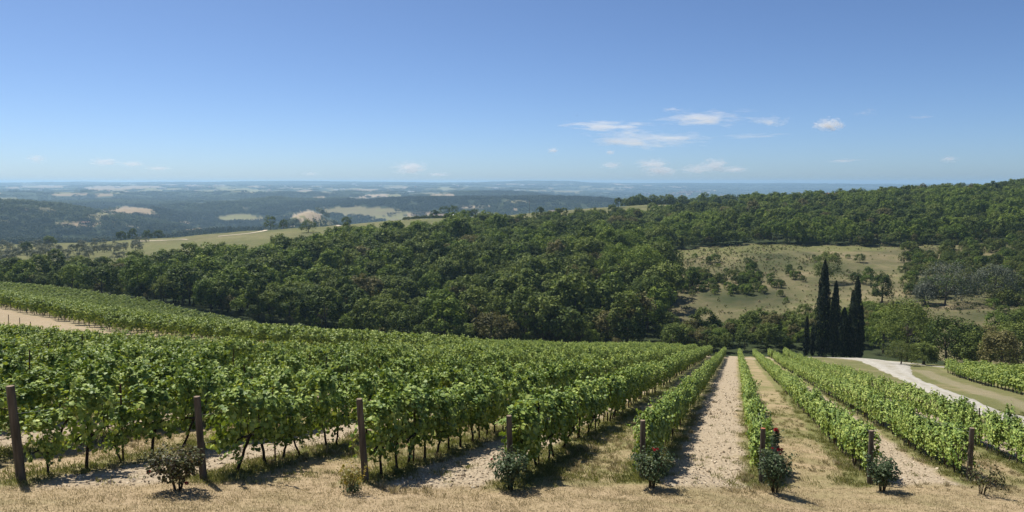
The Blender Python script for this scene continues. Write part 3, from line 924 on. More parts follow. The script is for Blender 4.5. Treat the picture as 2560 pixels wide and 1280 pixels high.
for k, (px, py, h, w, nl, lm, fl, lab) in enumerate(ROSES):
    x, y, z = ground_at(px, py)
    o = empty('rose_bush', (x, y, z), 0)
    tag(o, lab, 'rose bush', 'rose bushes at the row ends')
    A, tips = bush_stems(500 + k, h, w, 9 if nl > 500 else 7)
    if k == 3:
        A.add(*tube([(0, 0, .2), (.05, .06, .8), (.02, .1, 1.2), (.02, .1, 1.58)], [.011, .009, .007, .005], 6))
        A.add(*tube([(0, 0, .2), (-.05, .06, .8), (.08, .1, 1.2), (.05, .1, 1.45)], [.011, .009, .007, .005], 6))
        tips += [np.array([.02, .1, 1.25 + .05 * q]) for q in range(7)] * 2
    ob('stem', A.mesh('stem', [M['stem']], True), o)
    f = ob('foliage', mesh('foliage', *bush_leaves(520 + k, h, w, nl, tips, .035, .065, .16, .58 if nl > 500 else .25), [M[lm]]), o); f['kind'] = 'stuff'
    for q, (a, b, c, s) in enumerate(fl):
        r_ = ob('rose', flower_me[q % 3], o, (a, b, c)); r_.scale = (s * .9,) * 3; r_.rotation_euler = (.7, .2 * (q % 3 - 1), q)
x, y, z = ground_at(880, 1232)
o = empty('sapling', (x, y, z)); tag(o, 'small yellowing sapling with thin stems in the dry grass', 'sapling')
A, tips = bush_stems(560, .62, .62, 6, .008)
ob('stem', A.mesh('stem', [M['stem']], True), o)
f = ob('foliage', mesh('foliage', *bush_leaves(561, .6, .6, 150, tips, .04, .07, .15, .2), [M['sapling_leaf']]), o); f['kind'] = 'stuff'
f = ob('undergrowth', mesh('undergrowth', *bush_leaves(562, .2, .5, 160, [np.zeros(3)], .03, .05, .02, 1.0), [M['rose_leaf']]), o); f['kind'] = 'stuff'

# ------------------------------------------------------------------ grass and clods of the near ground
def tuft(seed, h, spread, n, mat, w=.006):
    r = np.random.default_rng(seed)
    b = r.normal(0, spread, (n, 2)); a = r.uniform(0, 6.28, n); hh = h * r.uniform(.5, 1.1, n); ln = r.uniform(.2, .9, n) * hh
    V = []
    for k in range(n):
        dx, dy = math.cos(a[k]), math.sin(a[k])
        x, y = b[k]
        V += [(x - dy * w, y + dx * w, -.01), (x + dy * w, y - dx * w, -.01), (x + dx * ln[k] * .4 + dy * w * .7, y + dy * ln[k] * .4 - dx * w * .7, hh[k] * .65), (x + dx * ln[k], y + dy * ln[k], hh[k])]
    return mesh('tuft', V, np.arange(n)[:, None] * 4 + np.array([[0, 1, 2, 3]]), [mat])
def area_points(n, dmin, dmax, fn):
    A = rng.uniform(-math.radians(37), math.radians(37), n)
    R = np.exp(rng.uniform(math.log(dmin), math.log(dmax), n))       # denser close to the camera
    x, y = np.sin(A) * R, np.cos(A) * R
    k = fn(x, y)
    x, y = x[k], y[k]
    return np.stack([x, y, Z(x, y)], -1)
def lane_state(x, y):
    n, u = NU(x, y); c = cover(x, y, Z(x, y))
    return n, u, c
def scat(name, protos, P, s0, s1, lab, cat, tilt=.15):
    m = len(P)
    s = rng.uniform(s0, s1, m)
    scatter(name, protos, P, np.stack([rng.normal(0, tilt, m), rng.normal(0, tilt, m), rng.uniform(0, 6.28, m)], -1), np.stack([s, s, s], -1), rng.integers(0, len(protos), m), lab, cat)
dryt = [tuft(600 + k, .026, .10, 30, M['dry_grass'], .004) for k in range(4)]
tallt = [tuft(610 + k, .16, .06, 22, M['dry_grass'], .004) for k in range(3)]
greent = [tuft(620 + k, .10, .08, 28, M['green_grass'], .005) for k in range(4)]
def f_dry(x, y):
    n, u, c = lane_state(x, y); return (c[:, 0] < .25) & (rng.random(len(x)) > c[:, 1] * .6)
def f_green(x, y):
    n, u, c = lane_state(x, y); return ((rng.random(len(x)) < c[:, 1] * 1.1 - .1) & (c[:, 0] < .4) | (c[:, 0] > .4) & (rng.random(len(x)) < .05) & (vnoise(x * .6, y * .6, 91) > 0)) & (y < 60)
def f_tall(x, y):
    n, u, c = lane_state(x, y); return (c[:, 0] < .4) & (u > u_start(n) - 1.5) & (vnoise(x * .5, y * .5, 77) > .1)
def f_bare(x, y):
    n, u, c = lane_state(x, y); return (c[:, 0] > .3) & (n > -20) & (n < 17)
scat('dry_grass', dryt, area_points(24000, 12.5, 45, f_dry), .7, 1.3, 'short dry straw-coloured grass in front of and between the vine rows', 'grass')
scat('tall_grass', tallt, area_points(5000, 13, 40, f_tall), .5, 1.1, 'taller dry grass stalks growing along the vine rows', 'grass')
scat('green_grass', greent, area_points(26000, 13, 60, f_green), .6, 1.3, 'green grass tufts along the feet of the vines', 'grass')
def clod(seed):
    r = np.random.default_rng(seed)
    V = np.array([(1, 0, 0), (-1, 0, 0), (0, 1, 0), (0, -1, 0), (0, 0, 1), (0, 0, -1)], float)
    F = [(0, 2, 4), (2, 1, 4), (1, 3, 4), (3, 0, 4), (2, 0, 5), (1, 2, 5), (3, 1, 5), (0, 3, 5)]
    V2, F2, mid = [tuple(v) for v in V], [], {}
    def md(a, b):
        k = (min(a, b), max(a, b))
        if k not in mid:
            mid[k] = len(V2); V2.append(tuple(unit((np.array(V2[a]) + np.array(V2[b])) / 2)))
        return mid[k]
    for a, b, c in F:
        x, y, z = md(a, b), md(b, c), md(c, a)
        F2 += [(a, x, z), (b, y, x), (c, z, y), (x, y, z)]
    V2 = np.array(V2) * (1 + r.normal(0, .18, (len(V2), 1))) * np.array([1, r.uniform(.6, 1), r.uniform(.5, .75)])
    return mesh('clod', V2 * .5, F2, [M['clod']])
P = area_points(36000, 13, 90, f_bare)
m = len(P); dd = np.hypot(P[:, 0], P[:, 1]); s = rng.uniform(.03, .10, m) * (1 + (dd > 35) * .6) * np.where(rng.random(m) < .04, 1.8, 1)
scatter('soil_clods', [clod(k) for k in range(6)], P, rng.uniform(-.5, 6, (m, 3)), np.stack([s, s, s], -1), rng.integers(0, 6, m), 'pale dry clods and stones strewn over the bare tilled lanes', 'soil')

# ------------------------------------------------------------------ trees
def crown(seed, h=10.0, w=8.0, base=.22, nclump=64, per=30, ls=.46, up=.55, jag=1.0):
    r = np.random.default_rng(seed)
    zc, hz = h * (1 + base) / 2, h * (1 - base) / 2
    d = rdir(nclump, r); d[:, 2] = np.where(d[:, 2] < -.55, -d[:, 2], d[:, 2])
    lob = rdir(5, r); lump = .82 + .30 * np.max(d @ lob.T, 1) * jag
    C = d * (lump * r.uniform(.62, .92, nclump))[:, None] * np.array([w / 2, w / 2, hz]) + np.array([0, 0, zc])
    cr = r.uniform(.10, .19, nclump) * w
    q = rdir(nclump * per, r)
    ci = np.repeat(np.arange(nclump), per)
    out = unit(C[ci] - np.array([0, 0, zc * .85]))
    q = unit(q + out * .45 + np.array([0, 0, .25]))
    P = C[ci] + q * (cr[ci] * r.uniform(.55, 1.08, len(ci)))[:, None]
    Nn = q * 1.1 + np.array([0, 0, up * .6]) + r.normal(0, .38, P.shape)
    return quads(P, Nn, rdir(len(P), r), r.uniform(.6, 1.25, len(P)) * ls, .8)
def trunk(seed, h=10.0, rad=.22, mat='trunk', limbs=5):
    r = np.random.default_rng(seed); A = Acc()
    p = np.array([(0, 0, -.6), (0, 0, 0), (r.normal(0, .1), r.normal(0, .1), h * .2), (r.normal(0, .2), r.normal(0, .2), h * .42), (r.normal(0, .3), r.normal(0, .3), h * .7)])
    A.add(*tube(p, rad * np.array([1.5, 1.25, .9, .65, .25]), 8))
    for k in range(limbs):
        b = p[2] + (p[3] - p[2]) * r.random() * 1.1
        a = r.uniform(0, 6.28); l = h * r.uniform(.2, .32)
        e = b + np.array([math.cos(a) * l, math.sin(a) * l, l * r.uniform(.6, 1.1)])
        A.add(*tube([b, (b + e) / 2 + r.normal(0, .15, 3), e], [rad * .5, rad * .35, rad * .12], 6))
    return A.mesh('trunk', [M[mat]], True)
oak_tr = [trunk(700 + k) for k in range(3)]
oak_cr = {}
for q, tint in enumerate(TINTS):
    for k in range(5):
        oak_cr[tint, k] = mesh('crown', *crown(720 + q * 10 + k, (10, 10, 9, 11.5, 10)[k], (8.4, 7.0, 9.6, 6.6, 8.2)[k], (.16, .1, .2, .08, .3)[k], (52, 42, 64, 48, 34)[k], 40, .55, jag=(1, 1.3, .8, 1.1, 1.7)[k]), [M[tint]])
tints = list(TINTS)

# scatter the wood: jittered grid thinned by the mask
def wood_points(sp):
    g = np.arange(-520, 780, sp)
    gx, gy = np.meshgrid(g, np.arange(180, 820, sp))
    gx = gx + rng.uniform(-.42, .42, gx.shape) * sp; gy = gy + rng.uniform(-.42, .42, gy.shape) * sp
    x, y = gx.ravel(), gy.ravel()
    k = np.abs(np.arctan2(x, y)) < math.radians(37.5)
    return x[k], y[k]
x, y = wood_points(6.2)
a, b, c = wood_mask(x, y)
u = NU(x, y)[1]
pick = (a | b | c) & (u > 168)
pick &= rng.random(len(x)) > .14
x, y, isb = x[pick], y[pick], b[pick]
z = Z(x, y)
tn = fbm(x / 38, y / 38, 3, 51) + rng.normal(0, .55, len(x))
tint_i = np.where(tn < -1.3, 3, np.where(tn < -.3, 2, np.where(tn < .3, 0, 1)))
hs = (.66 + .80 * rng.random(len(x)) ** 1.5) * np.where(isb, .78, 1.0) * np.where(c[pick] & (y < 230), np.where(x > 130, .8, .52), 1) * (1 + .18 * vnoise(x / 30, y / 30, 52)) * np.interp(x / y, [-.66, -.5, -.42], [.74, .84, 1])
bx, by = wood_points(3.3)
ba, bb, bc = wood_mask(bx, by); bu = NU(bx, by)[1]
r_out = wood_mask(bx, by - 9); r_out = ~(r_out[0] | r_out[1] | r_out[2])
kp = (bu > 167) & ((bc & (by < 230)) | ((ba | bb) & r_out)) & (rng.random(len(bx)) > .25)
bx, by = bx[kp], by[kp]; bz = Z(bx, by); bh = rng.uniform(.28, .55, len(bx)); bt = rng.integers(0, 4, len(bx))
trees = sorted(zip(np.hypot(x, y), x, y, z, tint_i, hs))
bushes = list(zip(np.hypot(bx, by), bx, by, bz, bt, bh))
# single trees: the 300 that stand nearest, in tiers up the slope
TIERS = ['lowest tier of the wood', 'second tier of the wood', 'third tier of the wood', 'fourth tier of the wood']
cand = [t for t in trees if bool(in_view(t[1], t[2], t[3] + 6, 10))]
solo = cand[:300]; solo_set = set(id(t) for t in solo)
other = [t for t in trees if id(t) not in solo_set] + bushes
proto_c = {k: ob('crown', me, link=False) for k, me in oak_cr.items()}
proto_tr = [ob('trunk', me, link=False) for me in oak_tr]
for q in proto_c.values(): q['kind'] = 'stuff'
tiers = [solo[k * 75:(k + 1) * 75] for k in range(4)]
for q, tier in enumerate(tiers):
    cnt = {}
    for d, x_, y_, z_, ti, h_ in sorted(tier, key=lambda t: t[1] / t[2]):
        tint = tints[ti]; cnt[tint] = cnt.get(tint, 0) + 1
        o = empty('oak_tree', (x_, y_, z_), random.uniform(0, 6.28))
        o.scale = (h_ * random.uniform(.9, 1.15), h_ * random.uniform(.9, 1.15), h_)
        tag(o, '%s %s oak from the left in the %s' % (ordinal(cnt[tint]), tint, TIERS[q]), 'tree', 'oaks of the wooded slope')
        copy_child(proto_tr[random.randrange(3)], o); copy_child(proto_c[tint, random.randrange(5)], o)
pro = [oak_cr[t, k] for t in tints for k in range(5)]
m = len(other); oa = np.array(other)
sca = oa[:, 5]
scatter('woodland', pro, oa[:, 1:4], np.stack([np.zeros(m), np.zeros(m), rng.uniform(0, 6.28, m)], -1),
        np.stack([sca * rng.uniform(.9, 1.15, m), sca * rng.uniform(.9, 1.15, m), sca], -1), oa[:, 4].astype(int) * 5 + rng.integers(0, 5, m),
        'mixed green woodland covering the ridge behind the nearest oaks', 'woodland')

def tree(name, px, D, h, w, label, mat, seed, cat='tree', trunk_r=.25, base=.15, ls=.4, nclump=70, per=34, group=None, loc=None, jag=1.0):
    x, y, z = loc if loc else at_col(px, D)
    o = empty(name, (x, y, z), random.uniform(0, 6.28)); tag(o, label, cat, group)
    ob('trunk', trunk(seed, h, trunk_r), o)
    f = ob('crown', mesh('crown', *crown(seed + 1, h, w, base, nclump, per, ls, jag=jag), [M[mat]]), o); f['kind'] = 'stuff'
    return o

# cypresses beside the gravel turn
def cypress(px, py_base, h, w, label, seed, D):
    r = np.random.default_rng(seed)
    x, y, z = at_col(px, D)
    o = empty('cypress_tree', (x, y, z)); tag(o, label, 'cypress', 'dark cypresses by the gravel turn')
    ob('trunk', trunk(seed, h, .2, limbs=0), o)
    n = int(330 * h * w / 3.0)
    t = r.random(n) ** .85
    prof = np.minimum(1, (1 - t) ** .62 * 1.45) * (.72 + .28 * smooth(0, .15, t))
    a = r.uniform(0, 6.28, n)
    fl = 1 + .16 * np.sin(a * 5 + t * 16) + .12 * np.sin(a * 3 - t * 27 + 1)
    rr = w / 2 * prof * fl * r.uniform(.7, 1.05, n)
    P = np.stack([np.cos(a) * rr, np.sin(a) * rr, .25 + t * (h - .3)], -1)
    Nn = np.stack([np.cos(a), np.sin(a), np.full(n, .35)], -1) + r.normal(0, .45, (n, 3))
    V, F = quads(P, Nn, np.stack([np.cos(a) * .25, np.sin(a) * .25, np.ones(n)], -1) + r.normal(0, .2, (n, 3)), r.uniform(.28, .62, n), .5)
    f = ob('crown', mesh('crown', V, F, [M['cypress']]), o); f['kind'] = 'stuff'
cypress(2068, 885, 22.5, 3.3, 'tallest dark cypress, leftmost of the large ones by the gravel turn', 801, 168)
cypress(2098, 885, 17.5, 2.4, 'slender cypress just right of the tallest one', 802, 166)
cypress(2122, 885, 11.5, 2.6, 'short dark cypress between two taller ones', 803, 164)
cypress(2152, 885, 18.5, 2.7, 'tall pointed cypress standing rightmost in the row', 804, 163)
cypress(2141, 885, 15.5, 1.7, 'thin cypress pressed against the left of the rightmost one', 805, 165)
cypress(2028, 880, 9.5, 1.4, 'small slim cypress left of the tallest one', 806, 170)
cypress(2044, 880, 8.0, 1.3, 'smallest cypress close beside the tallest one on its left', 807, 171)
cypress(2166, 885, 12.0, 1.5, 'low narrow cypress at the right edge of the row', 808, 162)

# trees round the meadow and along its foot
tree('round_oak', 1608, 250, 18, 15, 'big round-crowned bright oak at the right edge of the wood', 'bright green', 820, trunk_r=.45, nclump=120, per=50, ls=.5)
tree('round_oak', 1622, 222, 13, 12, 'dark rounded oak below the big bright one', 'dark green', 822, trunk_r=.4, nclump=100, per=44, ls=.48)
for k, (px, D, h, w, lab) in enumerate(((1480, 300, 15, 15, 'broad oak left of the two large bright oaks'), (1572, 305, 16, 15, 'high oak standing behind the big round-crowned one'), (1645, 250, 12, 11, 'rounded oak at the very edge of the dry meadow'))):
    tree('round_oak', px, D, h, w, lab, 'bright green', 826 + 2 * k, trunk_r=.4, nclump=100, per=46, ls=.5)
tree('round_oak', 1545, 268, 16, 14, 'large bright oak left of the big round-crowned one', 'bright green', 824, trunk_r=.45, nclump=110, per=46, ls=.5)
RIGHT = [(2285, 150, 13, 12, 'olive green', 'broad pale willow-like tree right of the cypresses'), (2225, 172, 11, 8, 'bright green', 'leafy tree just right of the rightmost cypress'),
         (2385, 140, 9.5, 8.5, 'dark green', 'dark dense tree above the roadside vine rows'), (2440, 150, 9, 8, 'dark green', 'shaded tree right of the dark dense one'),
         (2330, 134, 4.0, 4.6, 'olive green', 'low olive-toned tree under the willow-like one'), (2500, 150, 9, 9, 'russet tinged', 'brownish bushy tree near the right edge'),
         (2560, 140, 10, 9, 'olive green', 'bushy tree cut by the right edge, below the scrub'), (2525, 128, 7, 7, 'russet tinged', 'lower brownish bush at the right edge behind the vines'),
         (2580, 170, 12, 10, 'dark green', 'tall dark tree at the right edge'), (2455, 135, 6.5, 6.5, 'olive green', 'mid-size bush over the roadside vines, right of the dark trees'),
         (2215, 225, 9, 6.0, 'dark green', 'lone dark ivy-clad tree standing in the dry meadow'), (2075, 262, 11, 9, 'olive green', 'pale feathery tree behind the tallest cypress'),
         (1735, 262, 8, 5, 'bright green', 'thin young tree on the left of the meadow'), (2180, 205, 4.5, 9, 'bright green', 'spreading green thicket above the rightmost cypress')]
for k, (px, D, h, w, t, lab) in enumerate(RIGHT):
    tree('broadleaf_tree', px, D, h, w, lab, t, 880 + 2 * k, ls=.36 if h > 5 else .3, base=-.04, nclump=110, per=40)
# the tree beside the road, the olives right of the meadow
x, y, z = ground_at(2252, 912)
tree('broom_bush', 0, 0, 4.0, 5.6, 'rounded bush with yellowish top beside the white gravel road', 'broom', 930, 'bush', .12, .06, .22, 60, 40, loc=(x, y, z))
for k, (px, D, h, w, lab) in enumerate(((2375, 212, 12, 14, 'large silvery grey olive tree right of the meadow'), (2500, 210, 11, 13, 'second silvery grey olive tree nearer the right edge'), (2325, 216, 6, 7, 'small grey olive tree left of the large silvery one'))):
    tree('olive_tree', px, D, h, w, lab, 'olive', 940 + 2 * k, ls=.36, base=-.12, nclump=110, per=44)

# shrubs of the meadow
shrub_me = {}
for q, t in enumerate(('bright green', 'dark green', 'broom', 'olive green')):
    for k in range(2):
        shrub_me[t, k] = mesh('foliage', *crown(960 + q * 4 + k, 3.0, 3.6, -.15, 44, 30, .27), [M[t]])
shrub_st = [trunk(980 + k, 2.4, .07) for k in range(2)]
proto_s = {k: ob('foliage', me, link=False) for k, me in shrub_me.items()}
for q in proto_s.values(): q['kind'] = 'stuff'
proto_ss = [ob('stem', me, link=False) for me in shrub_st]
SH = []
r = np.random.default_rng(77)
for k in range(80): SH.append((r.normal(1860, 85), r.normal(700, 24), r.uniform(.6, 1.15), 'in the thicket in the middle of the meadow'))
for k in range(10): SH.append((r.normal(1735, 14), r.uniform(640, 745), r.uniform(.6, 1.1), 'on the left of the meadow by the wood'))
for q in ((1672, 745, .8), (1770, 655, .8), (1788, 650, 1.3), (1868, 652, .9), (2040, 650, 1.0), (2090, 640, .8), (2120, 640, .7), (2150, 650, 1.2), (1950, 735, .7), (1965, 750, .5), (2000, 668, .5), (1760, 622, .4), (1920, 643, .4), (2035, 640, .5), (2140, 700, 1.3), (2165, 705, 1.4)):
    SH.append((*q, 'scattered on the open dry meadow'))
for k in range(215): SH.append((r.uniform(2255, 2590), r.uniform(604, 742), r.uniform(.75, 1.55), 'in the dense scrub right of the meadow'))
for k in range(16): SH.append((r.uniform(2460, 2590), r.uniform(740, 850), r.uniform(.8, 1.6), 'in the lower scrub by the right edge'))
cnt = {}
for px, py, s, where in sorted(SH):
    x, y, z = ground_at(px, py + 6, 170)
    t = ('bright green', 'dark green', 'broom', 'olive green')[int(r.choice(4, p=(.15, .15, .35, .35) if px > 2260 else (.4, .22, .16, .22)))]
    tn_ = {'broom': 'yellowish'}.get(t, t)
    cnt[tn_, where] = cnt.get((tn_, where), 0) + 1
    o = empty('meadow_shrub', (x, y, z), r.uniform(0, 6.28)); o.scale = (s, s, s * r.uniform(.8, 1.15))
    tag(o, '%s %s shrub from the left %s' % (ordinal(cnt[tn_, where]), tn_, where), 'shrub', 'shrubs of the dry meadow')
    copy_child(proto_ss[int(r.integers(2))], o); copy_child(proto_s[t, int(r.integers(2))], o)

# olive grove and single trees on the ridge to the left, trees of the ridge farm
M['grove_olive'] = leaf_mat('grove_olive_leaf', [(.05, (.085, .10, .065)), (.5, (.17, .185, .125)), (1, (.29, .30, .22))], .15, (1.1, 1.1, .8), .6, .3, .08)
olive_me = [mesh('crown', *crown(1000 + k, 5, 5.6, -.02, 40, 26, .42), [M['grove_olive']]) for k in range(3)]
olive_tk = trunk(1010, 4, .14)
proto_o = [ob('crown', me, link=False) for me in olive_me]; proto_ot = ob('trunk', olive_tk, link=False)
for q in proto_o: q['kind'] = 'stuff'
OL = []
for row in range(6):
    for k in range(19):
        px, D = -25 + k * 21 + r.normal(0, 5) + row * 6, 345 + row * 42 + r.normal(0, 6)
        if r.random() < .72 and not (px > 300 and row < 3): OL.append((row, px, D))
cnt = {}
for row, px, D in OL:
    x, y, z = at_col(px, D); cnt[row] = cnt.get(row, 0) + 1
    o = empty('grove_olive', (x, y, z), r.uniform(0, 6.28)); s = r.uniform(.65, 1.15); o.scale = (s, s, s)
    tag(o, '%s grey olive tree from the left in the %s row of the grove' % (ordinal(cnt[row]), ('nearest', 'second', 'third', 'fourth', 'fifth', 'farthest')[row]), 'olive tree', 'olive trees of the grove on the left ridge')
    copy_child(proto_ot, o); copy_child(proto_o[int(r.integers(3))], o)
RT = [(675, 640, 13, 10), (708, 650, 9, 8), (770, 560, 9, 13), (865, 700, 8, 10), (1090, 742, 8, 8), (1112, 745, 14, 13), (1132, 748, 13, 12), (1085, 735, 9, 7), (1160, 745, 7, 7), (1172, 748, 7, 8), (1187, 750, 9, 8), (1350, 640, 9, 8), (330, 620, 9, 8), (365, 640, 8, 9), (395, 640, 8, 8), (300, 600, 7, 7), (120, 560, 7, 10), (60, 470, 8, 7), (1545, 700, 9, 9)]
RW = ['solitary ridge tree, %s from the left' % ordinal(k + 1) for k in range(len(RT))]
for k, (px, D, h, w) in enumerate(sorted(RT)):
    tree('ridge_tree', px, D, h, w, 'dark ' + RW[k], 'dark green', 1020 + 2 * k, nclump=46, per=26, ls=.7, base=-.05, group='dark trees along the ridge')
for k in range(22):                                            # the hedge before the farm
    px = 1010 + k * 4.3 + r.normal(0, 1); x, y, z = at_col(px, 700 + k * 1.2)
    o = ob('hedge_shrub', shrub_me['olive green', k % 2], loc=(x, y, z)); s = r.uniform(.8, 1.3); o.scale = (s, s, s); o.rotation_euler = (0, 0, k)
    tag(o, '%s round shrub from the left in the hedge before the farmhouse' % ordinal(k + 1), 'shrub', 'hedge before the ridge farmhouse')

wx = rng.uniform(40, 260, 60000); wy = rng.uniform(165, 372, 60000)
kp = meadow_mask(wx, wy) & (fbm(wx / 18, wy / 18, 3, 88) + rng.normal(0, .5, 60000) > .25)
wx, wy = wx[kp][:6000], wy[kp][:6000]
scat('meadow_weeds', [mesh('weed', *crown(1090 + k, .9, 1.3, -.1, 8, 7, .34), [M[('dry_grass', 'broom', 'olive green')[k]]]) for k in range(3)], np.stack([wx, wy, Z(wx, wy)], -1), .3, .85,
     'dry weeds and low tufts over the hillside meadow', 'weeds', .1)

# ------------------------------------------------------------------ far woods
def grove(seed, mat, n=13, sp=26, ls=2.3, per=24):
    r = np.random.default_rng(seed); P, Nn, S = [], [], []
    for k in range(n):
        c = np.array([*(r.uniform(-.5, .5, 2) * sp), 0]); h = r.uniform(7, 12); w = r.uniform(6, 9)
        d = rdir(per, r); d[:, 2] = np.abs(d[:, 2]) * 1.1 - .1
        P.append(c + d * np.array([w / 2, w / 2, h * .55]) + np.array([0, 0, h * .4])); Nn.append(d * np.array([.8, .8, 1]) + r.normal(0, .25, d.shape)); S.append(r.uniform(.6, 1.3, per) * ls)
    P, Nn, S = np.concatenate(P), np.concatenate(Nn), np.concatenate(S)
    return mesh('grove', *quads(P, Nn, rdir(len(P), r), S, .85), [M[mat]])
groves = [grove(1100 + k, ('far_dark', 'far_leaf', 'far_pale')[k // 3]) for k in range(9)]
def far_points(n, d0, d1):
    A = rng.uniform(-math.radians(36), math.radians(36), n); R = np.sqrt(rng.uniform(d0 ** 2, d1 ** 2, n))
    x, y = np.sin(A) * R, np.cos(A) * R
    z = Z(x, y); c = cover(x, y, z)
    k = (c[:, 2] > .8)
    px, py = proj(x, y, z)
    k &= ~((px > 1640) & (px < 1960) & (R > 6300) & (R < 7700) & (rng.random(n) < .7))
    k &= ~((R > 4600) & (fbm(x / 420, y / 420, 3, 61) > .35))
    return np.stack([x, y, z], -1)[k]
Pa, Pb = far_points(26000, 960, 4700), far_points(15000, 4700, 13500)
P = np.concatenate([Pa, Pb]); m = len(P)
gx_ = (Z(P[:, 0] + 8, P[:, 1]) - Z(P[:, 0] - 8, P[:, 1])) / 16; gy_ = (Z(P[:, 0], P[:, 1] + 8) - Z(P[:, 0], P[:, 1] - 8)) / 16
th = rng.uniform(0, 6.28, m); tx, ty = -gx_ * np.cos(th) - gy_ * np.sin(th), gx_ * np.sin(th) - gy_ * np.cos(th)
s = np.concatenate([rng.uniform(.8, 1.25, len(Pa)), rng.uniform(1.5, 2.6, len(Pb))])
scatter('far_woods', groves, P, np.stack([-ty, tx, th], -1), np.stack([s, s, np.minimum(s, 1.3)], -1), 3 * np.digitize(fbm(P[:, 0] / 330, P[:, 1] / 480, 4, 95) + rng.normal(0, .12, m), (-.22, .30)) + rng.integers(0, 3, m),
        'blue-hazed woods covering the far valley and plateau', 'woods')

# ------------------------------------------------------------------ buildings
M['wall'] = plain_mat('pale_plaster', (.55, .50, .42), (.72, .67, .58), .5, .9, 0)
M['wall_stone'] = plain_mat('stone_wall', (.30, .25, .19), (.42, .36, .28), .8, .9, 0)
M['roof'] = plain_mat('tile_roof', (.20, .10, .065), (.32, .18, .12), .8, .9, 0)
M['white_roof'] = plain_mat('pale_roof', (.6, .6, .58), (.75, .75, .73), .5, .8, 0)
M['pane'] = plain_mat('dark_pane', (.02, .025, .03), (.04, .045, .05), 2, .3, 0)
M['grey_roof'] = plain_mat('weathered_roof', (.16, .14, .12), (.26, .22, .19), .8, .9, 0)
def house_meshes(l, w, h, rh, wall, roof):
    A = Acc(); V, F = box(-l / 2, l / 2, -w / 2, w / 2, -3, h); A.add(V, [F[k] for k in (0, 2, 3, 4, 5)])
    A.add([(-l / 2, -w / 2, h), (-l / 2, w / 2, h), (-l / 2, 0, h + rh)], [(0, 2, 1)]); A.add([(l / 2, -w / 2, h), (l / 2, w / 2, h), (l / 2, 0, h + rh)], [(0, 1, 2)])
    B = Acc(); o = .5; t = .25; k = (w / 2 + o) / (w / 2)
    for s in (-1, 1):
        a = [(-l / 2 - o, 0, h + rh + t), (l / 2 + o, 0, h + rh + t), (l / 2 + o, s * w / 2 * k, h - rh * (k - 1) + t), (-l / 2 - o, s * w / 2 * k, h - rh * (k - 1) + t)]
        b = [(p, q, v - t + .02) for p, q, v in a]
        B.add(a + b, [(0, 1, 2, 3), (7, 6, 5, 4), (0, 4, 5, 1), (1, 5, 6, 2), (2, 6, 7, 3), (3, 7, 4, 0)])
    return A.mesh('wall', [M[wall]]), B.mesh('roof', [M[roof]])
def win_mesh(w=1.0, h=1.4):
    V, F = box(-w / 2, w / 2, -.06, .06, 0, h); return mesh('window', V, F, [M['pane']])
win_me = win_mesh()
def house(name, loc, rz, l, w, h, rh, wall, roof, label, cat='house', windows=True, group=None):
    o = empty(name, loc, rz); tag(o, label, cat, group)
    a, b = house_meshes(l, w, h, rh, wall, roof)
    ob('wall', a, o); ob('roof', b, o)
    if windows:
        for k in range(int(l // 3)):
            for s in (-1, 1):
                ob('window', win_me, o, (-l / 2 + 1.6 + k * 3, s * w / 2, 1.2))
        d = ob('door', mesh('door', *box(-.6, .6, -.08, .08, 0, 2.2), [M['trunk']]), o, (l / 2 - 1.0, -w / 2, 0))
    return o
x, y, z = at_col(1104, 735); house('farmhouse', (x, y, z), .3, 16, 8, 2.8, 1.6, 'wall_stone', 'grey_roof', 'low farmhouse with grey-brown roof under the ridge trees')
x, y, z = at_col(1125, 738); house('farm_shed', (x, y, z), .3, 12, 6, 2.6, 1.0, 'wall', 'white_roof', 'pale shed right of the ridge farmhouse', 'shed')
x, y, z = at_col(1382, 770); house('farm_shed', (x, y, z - .8), .1, 8, 5, 2.6, 1.2, 'wall_stone', 'grey_roof', 'small stone shed on the ridge right of the bright stubble field', 'shed')
x, y, z = at_col(2080, 610); house('ridge_house', (x, y, z + 3), .2, 10, 7, 5, 1.8, 'wall', 'roof', 'small pale house showing over the wooded ridge')
x, y, z = at_col(885, 1250); house('valley_farm', (x, y, z), .5, 22, 9, 4, 2, 'wall', 'roof', 'valley farm building on the green slope')
x, y, z = at_col(213, 1650); house('valley_barn', (x, y, z), .1, 20, 9, 4.5, 2, 'wall_stone', 'roof', 'stone barn beside the tan valley field', 'barn')
# the far town on its hill and the farms of the plateau: too small to show parts
def block_mesh(l, w, h, rh, wall, roof):
    a, b = house_meshes(l, w, h, rh, wall, roof); A = Acc()
    for me, mi in ((a, 0), (b, 1)):
        A.add([v.co[:] for v in me.vertices], [tuple(p.vertices) for p in me.polygons], mi)
    return A.mesh('town_house', [M[wall], M[roof]])
town_me = [block_mesh(14, 11, 11, 2.4, 'wall', 'roof'), block_mesh(20, 11, 8, 2.2, 'wall', 'roof'), block_mesh(11, 10, 14, 2.2, 'wall_stone', 'roof'), block_mesh(42, 16, 7, 1.5, 'wall', 'white_roof')]
for k in range(90):
    core = k < 48
    px = r.normal(1712, 17) if core else r.uniform(1730, 1900)
    D = r.uniform(6750, 7150) if core else r.uniform(6600, 7200)
    x, y, z = at_col(px, D)
    o = ob('town_house', town_me[int(r.integers(3)) if core else int(r.choice([0, 1, 1, 3]))], loc=(x, y, z)); o.rotation_euler = (0, 0, r.uniform(-.5, .5))
    s = r.uniform(.9, 1.35); o.scale = (s, s, s)
    tag(o, 'tiny pale house clustered on the far town hill' if core else 'tiny pale building in the spread-out part of the far town', 'house',
        'houses of the far hill town' if core else 'buildings of the lower far town')
